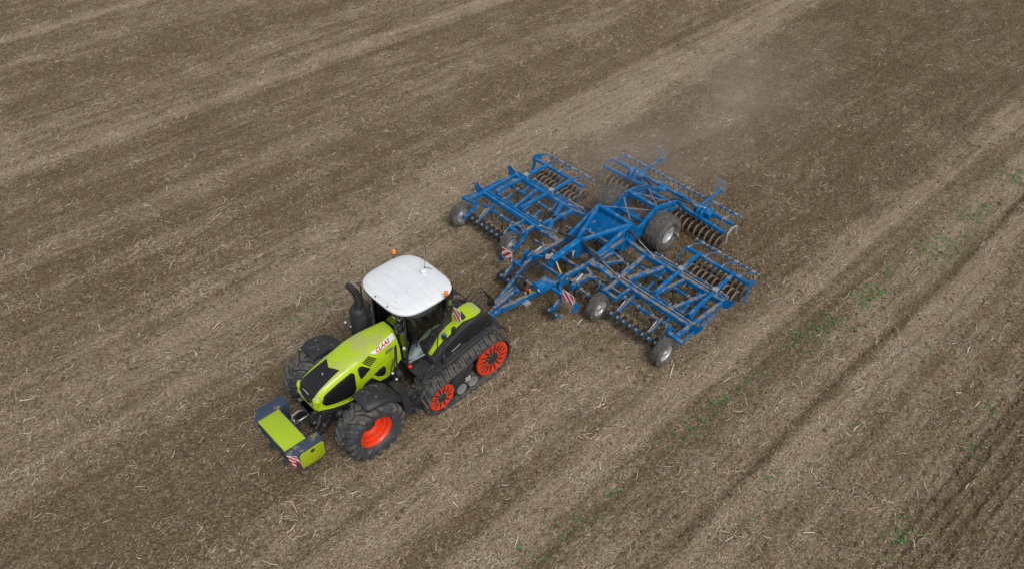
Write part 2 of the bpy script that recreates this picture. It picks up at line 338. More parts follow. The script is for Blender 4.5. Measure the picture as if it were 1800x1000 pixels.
def soil_material():
    m = bpy.data.materials.new('field_soil'); m.use_nodes = True; nt = m.node_tree; N = nt.nodes; L = nt.links
    b = N['Principled BSDF']; b.inputs['Roughness'].default_value = .95; b.inputs['Specular IOR Level'].default_value = .15
    geo = N.new('ShaderNodeNewGeometry'); P = geo.outputs['Position']
    def noise(scale, detail=5, rough=.6, vec=None):
        n = N.new('ShaderNodeTexNoise'); n.inputs['Scale'].default_value = scale; n.inputs['Detail'].default_value = detail; n.inputs['Roughness'].default_value = rough
        L.new(vec or P, n.inputs['Vector']); return n.outputs['Fac']
    def mr(v, a, b_, c=0, d=1):
        r = N.new('ShaderNodeMapRange'); r.inputs['From Min'].default_value = a; r.inputs['From Max'].default_value = b_; r.inputs['To Min'].default_value = c; r.inputs['To Max'].default_value = d
        L.new(v, r.inputs['Value']); return r.outputs[0]
    def mth(op, a, b_):
        n = N.new('ShaderNodeMath'); n.operation = op
        for i, q in enumerate((a, b_)):
            if isinstance(q, (int, float)): n.inputs[i].default_value = q
            else: L.new(q, n.inputs[i])
        return n.outputs[0]
    def mix(f, a, b_):
        n = N.new('ShaderNodeMix'); n.data_type = 'RGBA'; L.new(f, n.inputs['Factor'])
        for nm, q in (('A', a), ('B', b_)):
            if isinstance(q, tuple): n.inputs[nm].default_value = (*q, 1)
            else: L.new(q, n.inputs[nm])
        return n.outputs['Result']
    la = N.new('ShaderNodeAttribute'); la.attribute_name = 'litter'; lit = la.outputs['Fac']
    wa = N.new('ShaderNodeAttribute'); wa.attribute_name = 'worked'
    big = noise(1.1, 4); clod = noise(16, 5, .7); grain = noise(70, 3, .7)
    soil = mix(mr(clod, .36, .66), (.074,.051,.023), (.35,.255,.138))  # soil mottle; its dark tone also paints the shade in gaps between clods
    soil = mix(mr(big, .35, .65, 0, .45), soil, (.25,.178,.103))
    soil = mix(mr(grain, .62, .78, 0, .45), soil, (.46,.36,.22))
    soil = mix(mth('MULTIPLY', wa.outputs['Fac'], .55), soil, (.14,.099,.056))  # darker worked soil, deepened to paint in the shade under the implement
    # chopped straw: thin fibres in several directions
    fib = None
    for k, (rot, sc) in enumerate(((.2, 1), (1.2, 1.25), (2.1, .9), (2.75, 1.1), (.75, .75))):
        mr_ = N.new('ShaderNodeMapping'); mr_.inputs['Rotation'].default_value = (0, 0, rot); L.new(P, mr_.inputs['Vector'])
        mp = N.new('ShaderNodeMapping'); mp.inputs['Scale'].default_value = (7*sc, 34*sc, 9); mp.inputs['Location'].default_value = (k*3.1, k*1.7, 0)
        L.new(mr_.outputs[0], mp.inputs['Vector'])
        n = noise(1.0, 2, .5, mp.outputs[0]); v = mr(n, .58, .65)
        fib = v if fib is None else mth('MAXIMUM', fib, v)
    cover = mth('ADD', lit, mth('MULTIPLY', mth('SUBTRACT', noise(9, 6, .75), .5), 1.9))
    cov = mr(cover, .25, .72)
    straw = mix(mr(noise(24, 3), .35, .65), (.46,.345,.225), (.80,.67,.50))
    c1 = mix(mth('MULTIPLY', cov, .7), soil, (.53,.40,.262))
    c2 = mix(mth('MULTIPLY', fib, mr(cover, .0, .75, .10, .85)), c1, straw)
    ms = N.new('ShaderNodeMapping'); ms.inputs['Scale'].default_value = (.35, 6.5, 1); L.new(P, ms.inputs['Vector'])
    c2 = mix(mr(noise(1.0, 4, .65, ms.outputs[0]), .50, .66, 0, .50), c2, (.125,.092,.054))
    # rows left by the tines in the strip at the right edge of the field
    sp = N.new('ShaderNodeSeparateXYZ'); L.new(P, sp.inputs[0])
    ph = mth('ADD', mth('MULTIPLY', sp.outputs['Y'], 2*PI/.29), mth('MULTIPLY', noise(.9, 3), 5.0))
    ph = mth('ADD', ph, mth('MULTIPLY', sp.outputs['X'], .9))
    sn = mth('SINE', ph, 0.0)
    rowm = mth('MULTIPLY', mr(sp.outputs['Y'], -10.6, -11.6), mth('ADD', mr(noise(2.2, 4), .35, .6), .1))
    row = mth('MULTIPLY', mr(sn, .35, .95), rowm)
    c2 = mix(mth('MULTIPLY', row, .75), c2, (.085,.062,.036))
    spots = mr(noise(15, 5, .8), .52, .61); c2 = mix(mth('MULTIPLY', spots, .78), c2, (.085,.061,.034))
    crumbs = mr(noise(38, 3, .7), .56, .66); c2 = mix(mth('MULTIPLY', crumbs, mr(cover, 0, .6, .35, .9)), c2, (.66,.54,.39))
    # dark gaps between the clods
    vor = N.new('ShaderNodeTexVoronoi'); vor.feature = 'DISTANCE_TO_EDGE'; vor.inputs['Scale'].default_value = 15; L.new(P, vor.inputs['Vector'])
    L.new(c2, b.inputs['Base Color'])
    hsum = mth('ADD', mth('MULTIPLY', clod, 1.0), mth('MULTIPLY', noise(45, 4, .7), .6))
    hsum = mth('ADD', hsum, mth('MULTIPLY', row, -.8)); hsum = mth('ADD', hsum, mth('MULTIPLY', fib, .25)); hsum = mth('ADD', hsum, mth('MULTIPLY', mr(vor.outputs[0], 0, .12), .35))
    bp = N.new('ShaderNodeBump'); bp.inputs['Strength'].default_value = 1.0; bp.inputs['Distance'].default_value = .07
    L.new(hsum, bp.inputs['Height']); L.new(bp.outputs[0], b.inputs['Normal'])
    return m
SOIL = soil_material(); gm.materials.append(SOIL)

rng = np.random.default_rng(5)
# view footprint on the ground, widened
FP = np.array([(1.2, 35), (45, -1.5), (9.2, -16), (-10, 1.6)])
def inside(x, y):
    ok = np.ones(len(x), bool)
    for i in range(4):
        a = FP[i]; b = FP[(i+1) % 4]; ok &= ((b[0]-a[0])*(y-a[1]) - (b[1]-a[1])*(x-a[0])) < 0
    return ok
def sample(n, keep):
    X = rng.uniform(-10, 45, n); Y = rng.uniform(-16, 35, n); m = inside(X, Y); X, Y = X[m], Y[m]
    # thin out with distance from the camera, where pieces get smaller than a pixel
    l, w_, V = fields(X, Y); m = rng.random(len(X)) < keep(l, w_, V, X, Y); return X[m], Y[m], l[m], w_[m], V[m]
def hmat(name, cols, rough=.85):
    m = bpy.data.materials.new(name); m.use_nodes = True; nt = m.node_tree; N = nt.nodes; L = nt.links
    b = N['Principled BSDF']; b.inputs['Roughness'].default_value = rough; b.inputs['Specular IOR Level'].default_value = .25
    a = N.new('ShaderNodeAttribute'); a.attribute_name = 'tone'; r = N.new('ShaderNodeValToRGB'); L.new(a.outputs['Fac'], r.inputs[0])
    e = r.color_ramp.elements; e[0].color = (*cols[0], 1); e[1].color = (*cols[-1], 1)
    for i, c in enumerate(cols[1:-1]): q = e.new((i+1)/(len(cols)-1)); q.color = (*c, 1)
    L.new(r.outputs[0], b.inputs['Base Color']); return m
# loose straw: bent flat stalks, three cross sections each
tuft = lambda X, Y: fbm(N4, X*1.3+50, Y*1.3, 3)
def k_straw(l, w_, V, X, Y):
    t = np.clip((tuft(X, Y)-.40)*4, .25, 1)
    smooth = np.exp(-((V-23.2)/2.2)**2) + np.exp(-((V-9.8)/1.6)**2)      # bare strips with bright tufts
    return np.clip((.16 + .55*l + .55*smooth + .15*w_)*t, 0, 1)
SX, SY, sl, sw, SV = sample(1000000, k_straw)
n = min(len(SX), 190000); SX, SY, sl, sw, SV = SX[:n], SY[:n], sl[:n], sw[:n], SV[:n]
SZ = height(SX, SY, sl, sw, SV) - .02
ln = rng.gamma(2.0, .035, n).clip(.03, .36); wd = rng.uniform(.0024, .0054, n)*(1+.6*(ln>.17))
th = rng.normal(.25, 1.0, n); bend = rng.normal(0, .55, n); tilt = rng.uniform(-.25, .35, n)
co = np.zeros((n, 6, 3), np.float32)
px, py, pz = SX.copy(), SY.copy(), SZ + rng.uniform(.012, .04, n)
for k in range(3):
    d = th + bend*(k-1)*.5; nxv, nyv = -np.sin(d), np.cos(d); hw = wd*(1 if k < 2 else .6)
    co[:, 2*k, 0] = px+nxv*hw; co[:, 2*k, 1] = py+nyv*hw; co[:, 2*k, 2] = pz + hw*.6
    co[:, 2*k+1, 0] = px-nxv*hw; co[:, 2*k+1, 1] = py-nyv*hw; co[:, 2*k+1, 2] = pz
    s = ln*.5; px = px + np.cos(d)*s*np.cos(tilt); py = py + np.sin(d)*s*np.cos(tilt); pz = pz + s*np.sin(tilt)
base = (np.arange(n)*6)[:, None, None]; f = base + np.array([[0,1,3,2],[2,3,5,4]])[None]
sm = np_mesh('loose_straw', co.reshape(-1, 3), f.reshape(-1, 4), 4)
tone = np.repeat((.55*sl + rng.random(n)*.75 - .2 + .25*(ln > .2)).clip(0, 1), 6).astype(np.float32)
a = sm.attributes.new('tone', 'FLOAT', 'POINT'); a.data.foreach_set('value', tone)
sm.materials.append(hmat('straw', [(.28,.21,.14), (.45,.36,.255), (.57,.475,.36), (.72,.64,.53)]))
o = bpy.data.objects.new('loose_straw', sm); col.objects.link(o)
tag(o, 'pale chopped straw stalks lying loose over the whole field', 'straw', kind='stuff')
# clods: lumpy octahedra
def lumps(name, n_try, keep, nmax, r0, r1, matl, label, cat, toner, squash=(.5, .8)):
    X, Y, l, w_, V = sample(n_try, keep); n = min(len(X), nmax); X, Y, l, w_, V = X[:n], Y[:n], l[:n], w_[:n], V[:n]
    Z = height(X, Y, l, w_, V) - .02; r = r0 + (r1-r0)*rng.random(n)**2.2
    base = np.array([(1,0,0),(.3,.95,0),(-.8,.6,0),(-.85,-.5,0),(.35,-.95,0),(0,0,1),(0,0,-.6)], np.float32)
    co = base[None]*r[:, None, None]*rng.uniform(.5, 1.4, (n, 7, 1)); co[:, :, 2] *= rng.uniform(*squash, (n, 1))
    an = rng.uniform(0, 2*PI, n); c, s = np.cos(an)[:, None], np.sin(an)[:, None]
    x = co[:, :, 0]*c - co[:, :, 1]*s; y = co[:, :, 0]*s + co[:, :, 1]*c; zz = co[:, :, 2]
    P = np.stack([x + X[:, None], y + Y[:, None], zz + (Z + r*.18)[:, None]], -1)
    tri = np.array([(i, (i+1) % 5, 5) for i in range(5)] + [((i+1) % 5, i, 6) for i in range(5)])
    f = (np.arange(n)*7)[:, None, None] + tri[None]
    me = np_mesh(name, P.reshape(-1, 3), f.reshape(-1, 3), 3); me.shade_flat()
    a = me.attributes.new('tone', 'FLOAT', 'POINT'); a.data.foreach_set('value', np.repeat(toner(n, l, w_), 7).astype(np.float32))
    me.materials.append(matl); o = bpy.data.objects.new(name, me); col.objects.link(o); tag(o, label, cat, kind='stuff'); return o
CL = hmat('clod_soil', [(.095,.068,.038), (.15,.110,.063), (.20,.149,.088)], .95)
cl = lumps('soil_clods', 420000, lambda l, w_, V, X, Y: np.clip(.75 - l*1.1 + .15*w_ + .5*(fbm(N2, X*1.2, Y*1.2, 3)-.5), .05, 1), 105000, .014, .068, CL,
      'dark crumbly soil clods scattered thickly over the turned bands of the field', 'soil clods', lambda n, l, w_: rng.random(n))
ST = hmat('field_stone', [(.30,.20,.10), (.42,.30,.16), (.55,.50,.42)], .7)
lumps('small_stones', 9000, lambda l, w_, V, X, Y: np.full(len(X), .6), 3200, .012, .034, ST, 'small ochre and pale stones and grain husks dotted over the soil', 'stones', lambda n, l, w_: rng.random(n))

# weeds: little leaf rosettes along the green streaks
WP = []
def streak(pts, wdt, dens, p=1.0):
    for (x0, y0), (x1, y1) in zip(pts[:-1], pts[1:]):
        L_ = math.hypot(x1-x0, y1-y0)
        for _ in range(int(L_*dens)):
            t = random.random(); x = x0+(x1-x0)*t; y = y0+(y1-y0)*t + random.gauss(0, wdt)
            if fbm(N2, np.array([x*.9]), np.array([y*.9+30]), 2)[0] > .5: WP.append((x, y, p))
streak([(-7.5, 5.4), (-3.4, 4.33), (-.5, 3.9), (3.7, 4.33), (7.5, 4.8)], .13, 22, .8)
streak([(10, 5.3), (18.3, 6.7), (27.7, 6.6), (34, 6.2)], .35, 22, .9)
streak([(11, -6.5), (14.7, -6.7), (17.2, -7.14), (24, -7.3), (28, -7.0)], .38, 70, 1.0)
streak([(0, -6.0), (3.5, -6.1), (7.6, -6.15), (11, -6.4)], .22, 18)
streak([(2, -8.4), (8, -8.6), (16, -9.2)], .4, 7)
streak([(6.5, -11.2), (8.9, -10.9), (11, -11.2), (13, -11.4)], .5, 24)
def blob(x, y, s, k):
    for _ in range(k): WP.append((random.gauss(x, s), random.gauss(y, s*.6), 1.1))
blob(7.45, -11.44, .22, 16); blob(23.58, -7.31, .3, 12); blob(7.6, -6.16, .2, 9)
wv, wf, wt = [], [], []
for x, y, p in WP:
    for _ in range(random.randint(2, 5)):
        a = random.uniform(0, 2*PI); l = random.uniform(.028, .066)*p; wd_ = l*.38; el = random.uniform(.1, .7); cx_, cy_ = x+random.gauss(0, .02), y+random.gauss(0, .02)
        d = Vector((math.cos(a)*math.cos(el), math.sin(a)*math.cos(el), math.sin(el))); s = Vector((-math.sin(a), math.cos(a), 0)); b0 = Vector((cx_, cy_, .02)); k = len(wv)
        wv += [b0, b0+d*l*.55+s*wd_, b0+d*l, b0+d*l*.55-s*wd_]; wf.append((k, k+1, k+2, k+3)); wt += [random.random()]*4
wv = np.array([tuple(v) for v in wv]); l_, w__, V_ = fields(wv[:, 0], wv[:, 1]); wv[:, 2] += height(wv[:, 0], wv[:, 1], l_, w__, V_)*1.0
wm = np_mesh('green_weeds', wv, np.array(wf), 4); a = wm.attributes.new('tone', 'FLOAT', 'POINT'); a.data.foreach_set('value', np.array(wt, np.float32))
wm.materials.append(hmat('weed_leaf', [(.04,.12,.03), (.07,.20,.045), (.12,.27,.07)], .6))
o = bpy.data.objects.new('green_weeds', wm); col.objects.link(o); tag(o, 'small green volunteer seedlings in broken streaks along the field bands', 'weeds', kind='stuff')
# ------------------------------------------------------------------ shared wheel builders
def carcass(mb, c, R, wd, rim, lug=.0, n=56):
    """tyre body of revolution about Y"""
    h = wd/2; b = R - lug; sh = min(.09, wd*.16)
    prof = [(rim, -h*.72), (rim+.03, -h*.86), (rim + (b-rim)*.35, -h*.99), (rim + (b-rim)*.65, -h), (b-sh*.75, -h*.95), (b-.012, -h+sh*.9), (b, -h*.45), (b+.004, 0), (b, h*.45), (b-.012, h-sh*.9), (b-sh*.75, h*.95), (rim + (b-rim)*.65, h), (rim + (b-rim)*.35, h*.99), (rim+.03, h*.86), (rim, h*.72)]
    mb.lathe(c, prof, n)
def lugs(mb, c, R, wd, lug, num, sweep, s=1, th=.05):
    """chevron bars, two rows, wrapped over the shoulder"""
    h = wd/2; b = R - lug
    for side in (-1, 1):
        for i in range(num):
            a0 = 2*PI*(i + (.5 if side > 0 else 0))/num
            secs = []
            for t, dr in ((-.06, 0), (.3, 0), (.62, 0), (.88, -.012), (1.0, -.06), (1.01, -.13)):
                y = side*h*t; a = a0 + s*sweep*(abs(t)**.85)*(1 if t > 0 else -1); half = th*(1.0 if t < .8 else 1.15)
                top = R + dr; bot = b - .03 + dr
                da, db = half*.40/R, half*.62/R
                # outward direction tips sideways past the shoulder
                yo = side*(.0 if t < .95 else .018)
                secs.append([(bot, a-db, y), (top, a-da, y+yo), (top, a+da, y+yo), (bot, a+db, y)])
            vs = [(c[0]+r*math.cos(a), c[1]+y, c[2]+r*math.sin(a)) for S in secs for r, a, y in S]
            fs = [(k*4+q, k*4+q+1, k*4+q+5, k*4+q+4) for k in range(len(secs)-1) for q in range(3)]
            fs += [(0,1,2,3), tuple(len(vs)-4+q for q in range(4))]
            mb.add(vs, fs)
def blocks(mb, c, R, wd, rows, num, hgt=.014, skew=.35):
    """zigzag block tread of a flotation tyre"""
    for j in range(rows):
        t = (j+.5)/rows*2-1; y = t*wd*.43; dirn = 1 if j % 2 else -1
        for i in range(num):
            a = 2*PI*(i + (j % 3)/3)/num; L_ = wd*.86/rows*.47; dA = PI/num*.62
            r = R - .012 - (.02 if abs(t) > .75 else 0); r1 = r+hgt
            q = []
            for rr in (r-.012, r1):
                k = 1.0 if rr < r1 else .86
                for u, v in ((-1,-1),(1,-1),(1,1),(-1,1)):
                    aa = a + k*u*dA + dirn*skew*v*dA*2.2; yy = y + k*v*L_
                    q.append((c[0]+rr*math.cos(aa), c[1]+yy, c[2]+rr*math.sin(aa)))
            mb.add(q, [(4,5,6,7),(0,1,5,4),(1,2,6,5),(2,3,7,6),(3,0,4,7)])
def rim(mb, c, r, wd, s, deep=.5, hub=.14, holes=8, hubmi=None):
    """dished rim, outer face towards s*Y"""
    h = wd/2*.74; o = s*h; d = s*(h - wd*deep*.55)
    mb.lathe(c, [(r+.02, o), (r+.012, o+s*.014), (r-.012, o+s*.01), (r-.03, o-s*.03), (r-.055, o-s*.05), (r-.065, (o+d)/2+s*.02), (r-.105, (o+d)/2), (r-.115, d+s*.02), (r*.72, d), (r*.55, d-s*.015), (hub*1.25, d+s*.01), (hub*1.2, d+s*.02), (.01, d+s*.02)], 48)
    mb.lathe(c, [(r+.02, o), (r-.05, 0), (r+.02, -o)], 40)
    if hubmi is not None: mb.mi = hubmi
    mb.lathe(c, [(hub, d), (hub, d+s*.05), (hub*.85, d+s*.07), (hub*.3, d+s*.075), (.005, d+s*.075)], 24)
    for k in range(holes):
        a = 2*PI*k/holes; p = (c[0]+hub*1.15*math.cos(a), c[1]+d+s*.01, c[2]+hub*1.15*math.sin(a))
        mb.cyl(p, (p[0], p[1]+s*.03, p[2]), .014, 6)

# ------------------------------------------------------------------ front weight box
wb = empty('front_weight_box', (-1.6, 0, .35))
tag(wb, 'lime and blue grey steel weight box carried on the front linkage of the tractor', 'weight box')
m = MB()
for s in (-1, 1):
    ys_ = (.60, .88) if s > 0 else (-.60, -.88)
    yo = abs(ys_[1]) + (.05 if s > 0 else 0); yi = .60
    plan_t = [(-2.03, yi), (-2.03, .70), (-1.86, yo), (-1.13, yo), (-1.13, yi)]; plan_b = [(-1.90, yi), (-1.90, .72), (-1.78, yo), (-1.16, yo), (-1.16, yi)]
    vs = [(x, s*y, 1.085) for x, y in plan_t] + [(x, s*y, .44) for x, y in plan_b]; k = 5
    m.add(vs, [(i, (i+1) % k, k+(i+1) % k, k+i) for i in range(k)] + [tuple(range(k)), tuple(range(k, 2*k))])
m.prism([(-2.02, .96), (-1.96, 1.04), (-1.40, 1.04), (-1.36, 1.0), (-1.36, .5), (-1.70, .38), (-1.90, .5)], -.6, .6)
m.build('box_body', NAVY, wb, bevel=.012)
m = MB()   # dark sloping front face and skid below the lid
m.plate([(-2.03, -.6, .99), (-2.03, .6, .99), (-1.90, .6, .50), (-1.90, -.6, .50)], (-1, 0, -.27), .012)
m.build('front_face', ANTH, wb)
m = MB(); m.box((-1.995, -.595, 1.045), (-1.425, .595, 1.062)); 
lid = m.build('lid', LIME2, wb, bevel=.004)
m = MB()
for y in (-.45, .45): m.box((-2.012, y-.03, 1.03), (-1.99, y+.03, 1.058))
m.build('hinge', BLACK, lid)
for s in (-1, 1):
    m = MB(); e_ = 0 if s < 0 else .05; m.prism([(-1.80, .98), (-1.74, 1.03), (-1.20, 1.03), (-1.15, .98), (-1.15, .57), (-1.24, .49), (-1.66, .49), (-1.80, .58)] , s*.882+e_, s*.894+e_)
    p_ = m.build('side_panel', DLIME, wb, bevel=.003)
    m = MB(); m.box((-1.51, s*.895+e_, .88), (-1.41, s*.902+e_, .97)); m.build('panel_handle', BLACK, p_)
m = MB(); m.beam((-1.75, 0, .42), (-1.62, 0, .22), 1.1, .03, up=(1,0,0)); m.beam((-1.95, -.30, .45), (-1.95, -.30, .25), .06); m.beam((-1.95, .30, .45), (-1.95, .30, .25), .06)
m.build('parking_foot', NAVY, wb)
m = MB()
for y in (-.42, .42): m.beam((-1.40, y, .60), (-1.15, y, .62), .07, .14)
m.beam((-1.38, 0, .95), (-1.22, 0, .98), .10, .12); m.build('linkage_lug', BLACK, wb)
def clip_poly(poly, a, b, c, keep):
    out = []; n = len(poly)
    f = lambda p: (a*p[0]+b*p[1]-c)*keep
    for i in range(n):
        p, q = poly[i], poly[(i+1) % n]; fp, fq = f(p), f(q)
        if fp >= 0: out.append(p)
        if fp*fq < 0: t = fp/(fp-fq); out.append((p[0]+(q[0]-p[0])*t, p[1]+(q[1]-p[1])*t))
    return out
def hazard(name, org, ux, uy, W, Hh, parent, slope=1, n=5, poly=None, thick=.012, label=None, back=ZINC):
    """warning board: white plate, red diagonal bars laid on its face. ux, uy: face axes"""
    org, ux, uy = Vector(org), Vector(ux).normalized(), Vector(uy).normalized(); nr = ux.cross(uy).normalized()
    poly = poly or [(0,0),(W,0),(W,Hh),(0,Hh)]
    m = MB(); m.plate([org + ux*u + uy*v for u, v in poly], -nr, thick)
    b = m.build(name, SIGNW, parent)
    if label: b['label'] = label
    m = MB(); step = (W+Hh)/n; lo = -Hh if slope > 0 else 0
    for i in range(-1, n+1):
        c0 = lo + step*i + step*.25; c1 = c0 + step*.5
        q = clip_poly(clip_poly(poly, 1, -slope, c0, 1), 1, -slope, c1, -1)
        if len(q) >= 3: m.plate([org + nr*.0015 + ux*u + uy*v for u, v in q], nr, .0015)
    m.build('red_stripes', SIGNR, b, smooth=0)
    return b
for s in (-1, 1):      # boards on the cut corners
    A = Vector((-2.03, s*.70, 1.06)); Bq = Vector((-1.86, s*(.88 if s < 0 else .925), 1.06)); A2 = Vector((-1.905, s*.72, .48)); 
    if s < 0: o_, ux = A2, (Bq-A)
    else: o_, ux = Vector((-1.79, .92, .48)), (A-Bq)
    uy = (A - A2) if s < 0 else (Bq - Vector((-1.79, .92, .48)))
    nn = Vector(ux).normalized().cross(Vector(uy).normalized())
    o_ = o_ + nn*.012 + Vector((0,0,.02))
    hazard('warning_board', o_, ux, uy, .235, .56, wb, slope=-s*-1, n=4, thick=.008)

# ------------------------------------------------------------------ tractor
tr = empty('half_track_tractor', (0, 0, 0))
tag(tr, 'lime green tractor with white cab roof, front tyres and rear rubber tracks', 'tractor')
RF = .825
# front wheels
for s in (-1, 1):
    c = (0.0, s*1.15, RF-.02)
    m = MB(); carcass(m, c, RF, .66, .455, .05); lugs(m, c, RF+.012, .66, .055, 19, .30, s=-1, th=.105)
    ty = m.build('front_wheel', RUB, tr, origin=c, smooth=35)
    ty['label'] = 'front wheel nearest the camera' if s < 0 else 'far front wheel beside the bonnet'
    m = MB(); rim(m, c, .455, .60, s, deep=.95, hub=.17, holes=8, hubmi=1); m.build('rim', [RED, ANTH], ty)
# front axle, chassis
m = MB()
m.cyl((0, -1.0, .80), (0, 1.0, .80), .10, 14); m.box((-.35, -.28, .55), (.6, .28, 1.0)); m.box((.5, -.25, .55), (4.0, .25, 1.15))
for s in (-1, 1): m.cyl((0, s*.72, .80), (0, s*.95, .80), .2, 16); m.tube([(.25, s*.3, .8), (.28, s*.7, .85), (.2, s*.85, .9)], .03)
m.prism([(-.95, .85), (-.80, 1.30), (-.3, 1.35), (1.6, 1.35), (1.6, .75), (-.55, .62)], -.27, .27)
m.build('chassis', BLACK, tr, bevel=.01)
m = MB()   # sill under the bonnet
for s in (-1, 1):
    m.prism([(-.72, 1.36), (-.42, 1.22), (.18, 1.13), (.30, 1.25), (.30, 1.14), (.1, 1.02), (-.45, 1.10), (-.80, 1.26)], s*.30, s*.44)
    m.sphere((-.35, s*.40, .90), .13, 12, 8, 1.1); m.cyl((-.15, s*.45, 1.02), (.02, s*.5, .92), .08)
m.build('engine_sill', ANTH, tr)

# bonnet: lofted shell
ST_ = [  # x, z top, (crease y,z), (shoulder y,z), (bottom y,z)
 (-.93, 1.76, .27, 1.73, .31, 1.66, .28, 1.40), (-.86, 1.88, .32, 1.84, .38, 1.72, .35, 1.38), (-.72, 1.97, .35, 1.925, .42, 1.76, .40, 1.34), (-.5, 2.06, .37, 2.00, .445, 1.82, .43, 1.29),
 (-.1, 2.18, .385, 2.10, .465, 1.92, .45, 1.20), (.25, 2.245, .385, 2.18, .47, 1.98, .455, 1.24), (.42, 2.27, .385, 2.22, .47, 2.0, .46, 1.46), (.62, 2.30, .375, 2.255, .47, 2.0, .46, 1.52), (.85, 2.33, .35, 2.29, .465, 1.98, .455, 1.22),
 (1.1, 2.35, .30, 2.32, .455, 1.95, .45, 1.18), (1.35, 2.37, .245, 2.345, .44, 1.90, .445, 1.35), (1.55, 2.385, .20, 2.36, .42, 1.88, .44, 1.5)]
SA = np.array(ST_)
def sec(x): return [float(np.interp(x, SA[:, 0], SA[:, k])) for k in range(1, 8)]
def section_pts(x):
    zt, yc, zc, ys_, zs, yb, zb = sec(x)
    return [(0, zt), (yc*.5, zt-(zt-zc)*.12), (yc*.85, zt-(zt-zc)*.45), (yc, zc), (yc+(ys_-yc)*.45, zc-(zc-zs)*.30), (ys_, zs), (ys_*.5+yb*.5+.008, (zs+zb)/2), (yb, zb)]
def side_y(x, z):
    P = section_pts(x)[3:]; zz = [q[1] for q in P][::-1]; yy = [q[0] for q in P][::-1]; return float(np.interp(z, zz, yy))
def top_z(x, y):
    P = section_pts(x)[:4]; return float(np.interp(abs(y), [q[0] for q in P], [q[1] for q in P]))
m = MB(); xs_ = sorted(set(list(SA[:, 0]) + [-.9, -.79, -.6, -.3, .1, .52, .73, .97, 1.22, 1.45])); rows = []
for x in xs_:
    P = section_pts(x); rows.append([(x, -y, z) for y, z in P[::-1]] + [(x, y, z) for y, z in P[1:]])
k = len(rows[0]); vs = [p for r in rows for p in r]
fs = [(i*k+j, i*k+j+1, (i+1)*k+j+1, (i+1)*k+j) for i in range(len(rows)-1) for j in range(k-1)]
fs.append(tuple(range(k))); fs.append(tuple((len(rows)-1)*k+j for j in range(k)))
m.add(vs, fs); bon = m.build('bonnet', LIME, tr, smooth=28)
def side_patch(name, xs_, lo, hi, matl, parent, rows=8, off=.013, sides=(-1, 1), label=None):
    obs = []
    for s in sides:
        m = MB(); g = []
        for x in xs_:
            a, b = lo(x), hi(x)
            for j in range(rows+1):
                z = a+(b-a)*j/rows; g.append((x, s*(side_y(x, z)+off), z))
        r = rows+1; n_ = len(xs_)
        m.add(g, [(i*r+j, (i+1)*r+j, (i+1)*r+j+1, i*r+j+1) for i in range(n_-1) for j in range(rows)])
        o = m.build(name, matl, parent); obs.append(o)
        if label: o['label'] = label
    return obs
L_ = lambda xs_, zs_: (lambda x: float(np.interp(x, xs_, zs_)))
rng_ = lambda a, b, n: list(np.linspace(a, b, n))
side_patch('side_grille', rng_(-.76, .16, 14), L_([-.76, -.70, -.45, -.1, .08, .16], [1.60, 1.49, 1.40, 1.33, 1.36, 1.50]), L_([-.76, -.72, -.6, -.3, 0, .12, .16], [1.66, 1.80, 1.87, 1.975, 2.05, 2.075, 2.02]), GLASSBLK, bon)
side_patch('vent_window', rng_(.27, .60, 8), L_([.27, .31, .33, .60], [1.90, 1.72, 1.70, 1.86]), L_([.27, .33, .42, .60], [2.05, 2.11, 2.08, 1.89]), GLASSBLK, bon)
side_patch('lower_vent', rng_(.70, 1.05, 8), L_([.70, .80, .98, 1.05], [1.58, 1.44, 1.34, 1.42]), L_([.70, .85, 1.0, 1.05], [1.60, 1.66, 1.68, 1.58]), GLASSBLK, bon)
side_patch('side_fold', rng_(.40, 1.30, 12), L_([.40, .9, 1.3], [1.70, 1.80, 1.90]), L_([.40, .9, 1.3], [1.715, 1.815, 1.915]), LIME, bon, rows=1, off=.018)
for s in (-1, 1):      # cooling slots
    for i in range(5):
        m = MB(); t = i/4
        x0, z0, x1, z1 = .62-.17*t, 2.215-.06*t, .82-.19*t, 2.03-.09*t
        g = []
        for q in range(7):
            u = q/6; x = x0+(x1-x0)*u; z = z0+(z1-z0)*u
            for dx, dz in ((-.010, -.010), (.012, .014)): g.append((x+dx, s*(side_y(x+dx, z+dz)+.006), z+dz))
        m.add(g, [(2*q, 2*q+1, 2*q+3, 2*q+2) for q in range(6)]); m.build('cooling_slot', GLASSBLK, bon)
# front mesh panel: from the notch on top down over the nose
m = MB(); g = []; NY = 13
def edge(u):     # half width, x/z path from top to bottom
    return .262+.045*min(u*2.2, 1) - .06*max(0, (u-.6)/.4)
pathx = [-.10, -.25, -.4, -.55, -.7, -.8, -.87, -.915, -.945, -.93, -.90]
nzx = []
for i in range(len(pathx)):
    u = i/(len(pathx)-1); hw = edge(u)
    for j in range(NY):
        t = j/(NY-1)*2-1; y = t*hw
        x = pathx[i] - (.13*(1-abs(t))**1.0 if i == 0 else (.05*(1-abs(t)) if i == 1 else 0))
        if i < 8: z = top_z(x, y) + .006 + (.016 if i >= 5 else 0); x_ = x
        else: z = {8: 1.70, 9: 1.52, 10: 1.36}[i]; x_ = x - .012 + .02*t*t
        g.append((x_, y, z))
m.add(g, [(i*NY+j, i*NY+j+1, (i+1)*NY+j+1, (i+1)*NY+j) for i in range(len(pathx)-1) for j in range(NY-1)])
m.build('front_grille', GLASSBLK, bon)
m = MB(); m.beam((-.915, -.12, 1.815), (-.915, .12, 1.815), .03, .008, up=(-.8,0,.6)); m.build('maker_lettering_strip', ZINC, bon).name = 'grille_badge'
